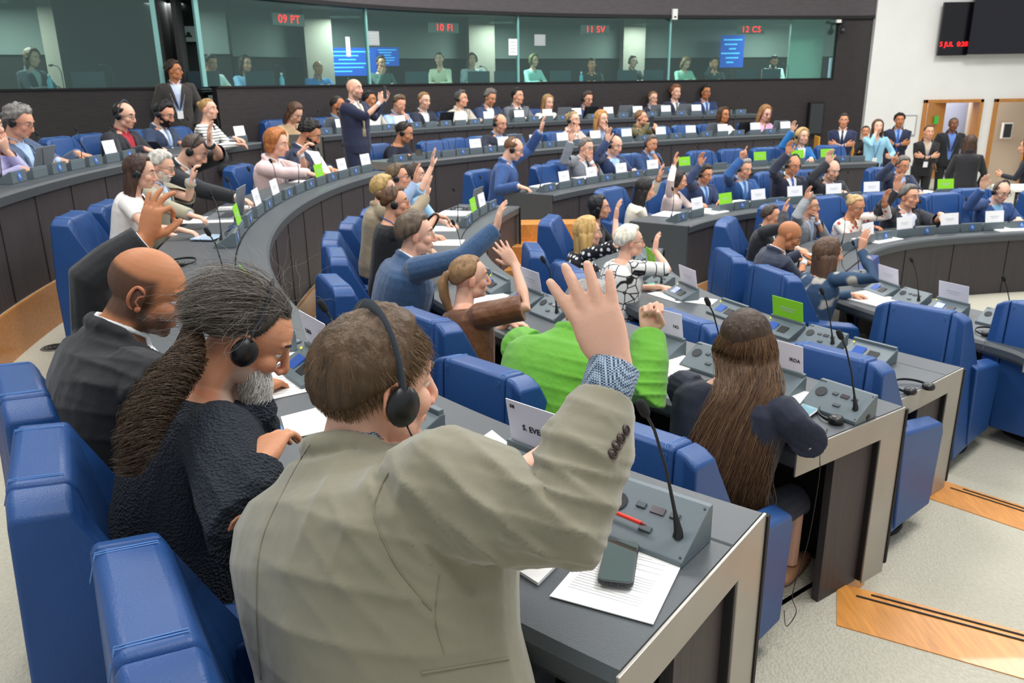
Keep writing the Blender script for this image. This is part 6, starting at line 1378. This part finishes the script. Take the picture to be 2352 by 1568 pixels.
# papers further away
for row, u, v, tn, w, h, th, lab in (
    ('C1', 1128, 690, 10, .21, .297, .002, 'white paper in front of the woman in the brown blouse'), ('C1', 1045, 492, 0, .30, .30, .012, 'open white binder at the far desk end near the green card'),
    ('C1', 1022, 527, 5, .25, .2, .010, 'thick white booklet in front of the red framed glasses'), ('C1', 1020, 558, -8, .24, .297, .004, 'white paper in front of the woman in black'), ('C1', 1035, 592, 12, .21, .297, .003, 'white paper under the arm of the tweed jacket'),
    ('C1', 1797, 918, 20, .15, .21, .012, 'white notebook behind the sleeve of the long haired woman'), ('C1', 1535, 838, 0, .21, .28, .006, 'blue edged notebook beside the green sleeve'),
    ('D1', 1548, 680, 15, .3, .21, .003, 'white paper on the desk behind the empty armchair'), ('D1', 1598, 690, 40, .25, .15, .003, 'second white paper on the desk behind the empty armchair'),
    ('B1', 488, 505, 0, .3, .42, .004, 'large white sheet in front of the woman in the white t-shirt'), ('B1', 545, 478, 10, .21, .297, .003, 'white sheet under the hand of the man in black'), ('B1', 705, 418, 0, .21, .297, .006, 'white booklet in front of the pink blazer'), ('B1', 772, 397, 10, .21, .297, .004, 'white paper in front of the man with curly black hair'),
    ('C2', 1262, 428, 0, .42, .297, .014, 'open white book under the hand of the man in the blue suit'), ('C2', 1345, 408, 0, .3, .25, .004, 'white paper in front of the light grey suit'), ('C2', 1455, 396, 0, .3, .25, .004, 'white paper right of the red faced man'),
    ('D2', 1535, 492, 10, .35, .25, .003, 'white paper in front of the cream blouse'), ('D2', 1630, 487, 0, .3, .3, .012, 'white booklet in front of the young man in navy'), ('D2', 1700, 470, 0, .3, .3, .030, 'thick open white book in front of the royal blue suit'), ('D2', 1785, 462, 0, .3, .25, .004, 'white paper between the two white cards of that desk'), ('D2', 1870, 455, 0, .35, .25, .003, 'white paper left of the old man\'s card'), ('D2', 2105, 442, 0, .45, .25, .008, 'long white booklet at the right desk end'),
    ('E1', 1862, 590, 0, .21, .297, .012, 'white booklet under the hand of the bald tanned man'), ('E1', 2015, 550, 0, .4, .3, .008, 'open white booklet beside the flowered blouse'), ('E1', 2320, 527, 0, .4, .25, .012, 'white papers at the right edge of the innermost desk'),
    ('E1', 2010, 690, 10, .42, .297, .010, 'large white papers on the desk beside the denim jacket'), ('E1', 2060, 703, -20, .297, .21, .004, 'white paper with violet folder edge beside the denim jacket'),
    ('A1', 135, 378, 0, .3, .21, .003, 'white paper under the hand of the typing man'), ('A2', 1652, 256, 0, .3, .2, .01, 'small white paper pile at the right end of the topmost desk')): flat_paper(lab, row, u, v, tn, w, h, th)
P_ = PZ(735, 385, zB+.1); r = root('held_sheet', P_, facing('B1', P_), 'white sheet held up by the man with the curly black hair', 'paper'); M = MB(); R = Matrix.Rotation(math.radians(-35), 3, 'X'); M.loft([[R@Vector((x, .02*math.sin((x+.1)*12)*0+y, .012*math.cos(x*14))) for x in np.linspace(-.105, .105, 8)] for y in (-.14, .14)], False, closed=False) if 0 else M.box((0, 0, .06), (.21, .002, .27), R@Matrix.Rotation(math.radians(10), 3, 'Y')); M.build('sheet', m_paper, r, False)
P_ = PZ(1496, 656, zD+.012); r = root('glasses_case', P_, math.radians(20), 'green oval glasses case beside the woman with platinum hair', 'case'); M = MB(); M.ball((0, 0, 0), (.085, .03, .018)); M.build('lid', mat('teal', '1d9c86', .3), r, True); M = MB(); M.ball((0, 0, -.003), (.086, .031, .012)); M.build('lower_shell', mat('teal_dark', '157a68', .3), r, True)
P_ = PZ(625, 782, zB+.012); r = root('crumpled_wrapper', P_, 0, 'crumpled orange wrapper beyond the headphones of the ponytailed man', 'wrapper'); M = MB()
rs = np.random.RandomState(4)
for k in range(7): a = rs.uniform(0, 6.28); M.box((rs.uniform(-.02, .02), rs.uniform(-.015, .015), .004+rs.uniform(0, .012)), (.04, .025, .002), Euler((rs.uniform(-.6, .6), rs.uniform(-.6, .6), a)).to_matrix())
me = remesh(M, .003, 1); me.materials.append(mat('wrapper_orange', 'e0592c', .4)); link('foil', me, r)
P_ = PZ(672, 784, zB+.002); r = root('grey_disc_cover', P_, 0, 'round grey cable cover on the desk behind the ponytailed man', 'cover'); M = MB(); M.disc((0, 0, .002), .035, .004, n=28); M.build('disc', m_con, r, True, sharp=40); M = MB(); M.tube([(.031*math.cos(a), .031*math.sin(a), .004) for a in np.linspace(0, 6.283, 29)], .0012, 5, caps=False); M.build('rim', m_cond, r, True)
P_ = PZ(1978, 655, zE); r = root('water_glass', P_, 0, 'clear drinking glass on the innermost desk beside the denim jacket', 'glass'); M = MB(); M.tube([(0, 0, 0), (0, 0, .01), (0, 0, .12)], [.028, .030, .034], 20); M.build('tumbler', mat('clear_glass', 'dfeef0', .05, trans=.9), r, True, sharp=40); M = MB(); M.tube([(0, 0, .01), (0, 0, .07)], [.027, .030], 20); M.build('water', mat('water', 'cfe4ea', .02, trans=.95), r, True, sharp=40)
# big monitor on a stand in the middle, seen from its side
P_ = PZ(2088, 690, 0); r = root('floor_monitor', P_, math.radians(8), 'tall tilted blue backed monitor standing on the floor before the curved desk', 'monitor')
pa = [PZ(2060, 578, zE+.04), PZ(2104, 560, zE+.2)]
b0 = PY(2062, 6.15); b1 = PY(2112, 6.9); P0 = Vector((b0[0], b0[1], 0)); P1 = Vector((b1[0], b1[1], 0)); dd = (P1-P0); X = dd.normalized(); Nn = Vector((X.y, -X.x, 0)); r.location = (P0+P1)/2; r.rotation_euler = (0, 0, math.atan2(X.y, X.x)); Lm = dd.length
M = MB(); M.loft([[(-Lm/2, 0, .10), (-Lm/2, .05, .10), (-Lm/2, .20, .66), (-Lm/2, .14, .66)], [(Lm/2, 0, .10), (Lm/2, .05, .10), (Lm/2, .20, .66), (Lm/2, .14, .66)]]); M.build('monitor_body', mat('monitor_navy', '33447e', .5), r, False, bevel=.006)
M = MB(); M.box((0, .19, .40), (Lm*.92, .004, .5), Matrix.Rotation(math.radians(-15), 3, 'X')); M.build('screen', m_scr2, r, False)
M = MB(); M.box((0, .06, .015), (Lm*.7, .36, .03)); M.box((0, .04, .07), (.1, .08, .12)); M.build('stand', m_black, r, False, bevel=.004)
# ---------------------------------------------------------------- things on walls and floor
P_ = PZ(126, 798, HF['B']); r = root('floor_vent', P_, 0, 'round metal air vent in the carpet left of the bald man', 'vent'); M = MB(); M.tube([(0, 0, .001), (0, 0, .005)], [.09, .085], 28); M.build('vent_plate', mat('vent_metal', '6b6a66', .5, .4), r, True, sharp=30)
M = MB()
for k in range(3): M.tube([((.02+.022*k)*math.cos(a), (.02+.022*k)*math.sin(a), .0055) for a in np.linspace(0, 6.283, 25)], .004, 4, caps=False)
M.build('vent_slots', m_gap, r, False)
for u, v, nm, lab in ((1549, 33, 'wall_sensor', 'small white sensor box on the dark wall above the booth windows'), (1872, 272, 'wall_speaker', 'black loudspeaker box on the dark wall right of the topmost desk')):
    p, th = on_wall(u, v, -.08 if v < 100 else -.06); r = root(nm, p, th, lab, 'sensor' if v < 100 else 'speaker'); w, h, d = (.11, .20, .07) if v < 100 else (.34, .68, .10)
    M = MB(); M.box((0, 0, 0), (w, d, h)); M.build('housing', m_white if v < 100 else m_black, r, False, bevel=.006); M = MB()
    if v < 100: M.box((0, -d/2-.001, -.05), (.05, .004, .03))
    else: M.box((0, -d/2-.001, 0), (w*.86, .006, h*.9))
    M.build('front', m_mesh, r, False)
p, th = on_wall(1937, 58, -.18); r = root('security_camera', p, th, 'small black camera bracket on the dark wall right of the last booth window', 'camera'); M = MB(); M.box((0, .1, .05), (.08, .18, .05)); M.tube([(0, .02, .05), (0, .0, -.05)], .02, 8); M.build('bracket', m_black, r, False); M = MB(); M.ball((0, 0, -.10), .07); M.build('camera_dome', mat('dome', '2b2c30', .15), r, True); M = MB(); M.box((-.10, .02, .08), (.10, .05, .06)); M.build('white_tag', m_white, r, False)
def sheet_on_glass(u, v, w, h, lab, n=.03, mt=None):
    p, th = on_wall(u, v, n); r = root('notice_sheet', p, th, lab, 'notice'); M = MB(); M.box((0, 0, 0), (w, .002, h)); M.build('sheet', mt or m_paper, r, False); M = MB()
    for k in range(4): M.box((0, -.0018, h*(.3-.2*k)), (w*.6, .0008, h*.04))
    M.build('printed_lines', m_blur, r, False)
m_dim = mat('paper_dim', 'a4aaa8', .8)
sheet_on_glass(1178, 108, .19, .29, 'upright white notice stuck on the glass near the middle window frame'); sheet_on_glass(1240, 92, .24, .2, 'square pale notice stuck on the glass right of the middle frame', mt=m_dim); sheet_on_glass(799, 107, .09, .3, 'narrow white notice stuck on the second window'); sheet_on_glass(857, 88, .26, .22, 'pale notice at the edge between the second and third window', mt=m_dim)
i = wx(430); a = wp.P[i]+wp.N[i]*1.24; zz = PT(433, 78, 12.6).z; r = root('notice_sheet', PB(433, 78, .9), th*0+math.atan2(wp.T[i][1], wp.T[i][0]), 'white sheet with a dark symbol hanging in the dark doorway between the booths', 'notice'); M = MB(); M.box((0, 0, 0), (.26, .003, .21)); M.build('sheet', m_dim, r, False); M = MB(); M.disc((0, -.003, 0), .03, .002, (0, 1, 0), 12); M.box((0, -.003, -.03), (.09, .002, .03)); M.build('symbol', m_ink, r, False)
# reflections of big blue screens in the glass, built as glowing panels
m_bs = mat('reflected_screen_blue', '1a4aa8', .3, emit=.8); m_bt = mat('reflected_text_cyan', '4fb0e8', .3, emit=1.0)
for u, v, t, w, h, lab in ((798, 142, 1.9, 1.1, .5, 'wide panel standing in for a blue screen reflection in the second booth'), (890, 130, 1.8, .45, .34, 'small panel standing in for a blue screen reflection in the third booth'), (1682, 118, 1.9, .55, .7, 'panel with lines standing in for a screen reflection in the rightmost booth')):
    p = PB(u, v, t); i = wx(u); r = root('screen_reflection', p, math.atan2(wp.T[i][1], wp.T[i][0])*.4, lab, 'screen'); M = MB(); M.box((0, .02, 0), (w, .04, h)); M.build('reflection_panel', m_bs, r, False); M = MB()
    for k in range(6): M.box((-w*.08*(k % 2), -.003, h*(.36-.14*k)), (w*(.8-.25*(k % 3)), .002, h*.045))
    M.build('reflected_lines', m_bt, r, False); M = MB(); M.tube([(0, .03, -h/2-.4), (0, .03, -h/2)], .02, 8); M.build('stand', m_black, r, True)  # post under the made-up reflection panel
def booth_item(kind, u, v, t, lab):
    p = PB(u, v, .38 if kind != 'bottle' else .3); p.z = ZS-.05
    if kind == 'screen': r = root('booth_monitor', p, math.radians(10), lab, 'monitor', 'monitors on the booth counters'); M = MB(); M.box((0, 0, .16), (.42, .025, .24)); M.build('monitor_panel', mat('booth_monitor_back', '2a3c48', .4), r, False); M = MB(); M.box((0, .03, .02), (.16, .14, .03)); M.build('foot', m_black, r, False)
    if kind == 'bottle': r = root('water_bottle', p, 0, lab, 'bottle', 'bottles on the booth counters'); M = MB(); M.tube([(0, 0, 0), (0, 0, .17), (0, 0, .20), (0, 0, .235)], [.035, .035, .018, .016], 14); M.build('bottle_body', mat('bottle_blue', '5aa6c0', .3), r, True, sharp=40); M = MB(); M.disc((0, 0, .245), .018, .025); M.build('cap', m_white, r, True, sharp=40)
    if kind == 'mic': r = root('booth_microphone', p, 0, lab, 'microphone', 'booth microphones'); M = MB(); M.disc((0, 0, .015), .06, .03); M.build('base', m_black, r, True, sharp=40); M = MB(); M.tube([(0, 0, .03), (0, 0, .28), (-.03, 0, .35), (-.1, 0, .37)], .006, 6); M.tube([(-.1, 0, .37), (-.15, 0, .365)], .014, 8); M.build('gooseneck', m_mesh, r, True)
for k, u, t, lab in (('bottle', 115, 11.6, 'light blue bottle behind the left glass pane'), ('screen', 205, 11.9, 'monitor back behind the left glass pane'), ('mic', 262, 11.9, 'curved booth microphone right of the monitor behind the left pane'), ('mic', 145, 11.8, 'curved booth microphone beside the light blue bottle'), ('screen', 470, 12.0, 'pale laptop screen at the left edge of the second glass pane'),
    ('screen', 598, 12.9, 'monitor in front of the woman with the wavy dark hair in the booth'), ('bottle', 648, 13.3, 'small bottle on the counter in the second booth'), ('mic', 655, 13.6, 'booth microphone behind the small bottle'), ('screen', 958, 15.1, 'monitor left of the woman in cream in the booth'), ('screen', 1100, 15.9, 'dark monitor in front of the checked shirt in the booth'), ('mic', 1120, 16.2, 'booth microphone right of the checked shirt'),
    ('screen', 1160, 16.5, 'monitor near the middle window frame'), ('screen', 1288, 17.0, 'monitor between the mint top and the moustached man'), ('bottle', 1335, 17.1, 'yellow green bottle left of the moustached man'), ('screen', 1440, 17.6, 'monitor in front of the man with headset in the fourth booth'), ('screen', 1500, 17.8, 'monitor left of the last window frame'), ('screen', 1712, 18.3, 'teal monitor in the rightmost booth'), ('screen', 1770, 18.4, 'monitor before the bearded man in the rightmost booth'), ('mic', 1808, 18.4, 'booth microphone at the right end of the booths')): booth_item(k, u, 190, t, lab)
# notice frame, phone and table near the doors
def wallbox(name, u, v, w, h, d, m, lab, cat, m2, y=None):
    p = on_white(u, v, d/2) if y is None else Vector((ray(u, v).x/ray(u, v).y*y, y, CZ+ray(u, v).z/ray(u, v).y*y)); r = root(name, p, 0, lab, cat); M = MB(); M.box((0, 0, 0), (w, d, h)); M.build('frame', m, r, False, bevel=.005); M = MB(); M.box((0, -d/2-.001, 0), (w*.8, .004, h*.85)); M.build('face', m2, r, False); return r
wallbox('framed_notice', 2088, 288, .30, .44, .03, mat('frame_grey', 'a9abac', .5), 'grey framed notice on the white wall left of the open door', 'notice', m_white)
wallbox('wall_telephone', 2312, 300, .22, .35, .08, m_white, 'white wall telephone seen through the second doorway', 'telephone', m_mesh, YW+1.0)
for u, v, t, rz, lab in ((1902, 330, 15.6, -100, 'orange wooden chair left of the man with folded arms'), (1968, 332, 15.4, -80, 'orange wooden chair right of the man with folded arms by the dark wall')):
    p = PT(u, v, t); r = root('wooden_chair', (p.x, p.y, lo+.02), math.radians(rz), lab, 'chair', 'orange wooden chairs by the wall'); H_ = max(p.z-lo+.1, .8); M = MB(); M.box((0, 0, .45), (.46, .44, .05)); M.build('seat', m_wood2, r, False, bevel=.01); M = MB(); M.box((0, -.21, .45+(H_-.45)/2+.05), (.46, .03, H_-.5)); M.build('backrest', mat('yellow_wood', 'dc9a35', .4), r, False, bevel=.01)
    for x in (-.2, .2):
        for y in (-.19, .19): M = MB(); M.tube([(x, y, 0), (x, y, .43)], .018, 8); M.build('leg', m_wood2, r, True)
p = PT(2345, 428, 11.6); r = root('side_table', (p.x+.35, p.y, lo+.02), 0, 'white topped table at the right picture edge by the doors', 'table'); M = MB(); M.box((0, 0, p.z-lo-.04), (1.2, .6, .04)); M.build('table_top', m_white, r, False, bevel=.005)
for x in (-.55, .55):
    for y in (-.25, .25): M = MB(); M.tube([(x, y, 0), (x, y, p.z-lo-.06)], .02, 8); M.build('leg', m_black, r, True)
# socket panel on the desk end
for (u, v, lab) in ((1868, 1140, 'black socket strip under the long haired woman\'s desk'),):
    a, nn = ROW['C1'].at(.42); p = a+nn*.13; p.z = HF['C']+.40; r = root('socket_strip', p, math.atan2(nn.y, nn.x)-math.pi/2, lab, 'socket'); M = MB(); M.box((0, 0, 0), (.26, .02, .09)); M.build('plate', m_cond, r, False, bevel=.003)
    for x in (-.06, .0, .06): M = MB(); M.disc((x, .012, 0), .02, .006, (0, 1, 0), 16); M.build('socket', m_black, r, True, sharp=40)
# phones held in hands
def held(label, p, R, w=.072, h=.15):
    r = root('smartphone', p, 0, label, 'phone', 'phones held in hands', R=R); M = MB(); M.box((0, 0, 0), (w, .009, h)); M.build('case', m_mic, r, False, bevel=.003); M = MB(); M.box((0, -.0052, 0), (w*.9, .001, h*.93)); M.build('screen', m_lapscr, r, False); return r
held('black phone held up by the standing bald man', PT(884, 212, 9.85), Rz(math.radians(65)))
held('phone in the hands of the woman in the navy hoody', PT(962, 350, 8.6), Matrix.Rotation(math.radians(60), 3, 'X'))
held('dark phone in the hand of the man in the red shirt', PT(358, 336, 6.0), Matrix.Rotation(math.radians(60), 3, 'X'))
held('phone held up by the woman in the olive green jacket', PT(1497, 279, 12.2), Rz(math.radians(20)))
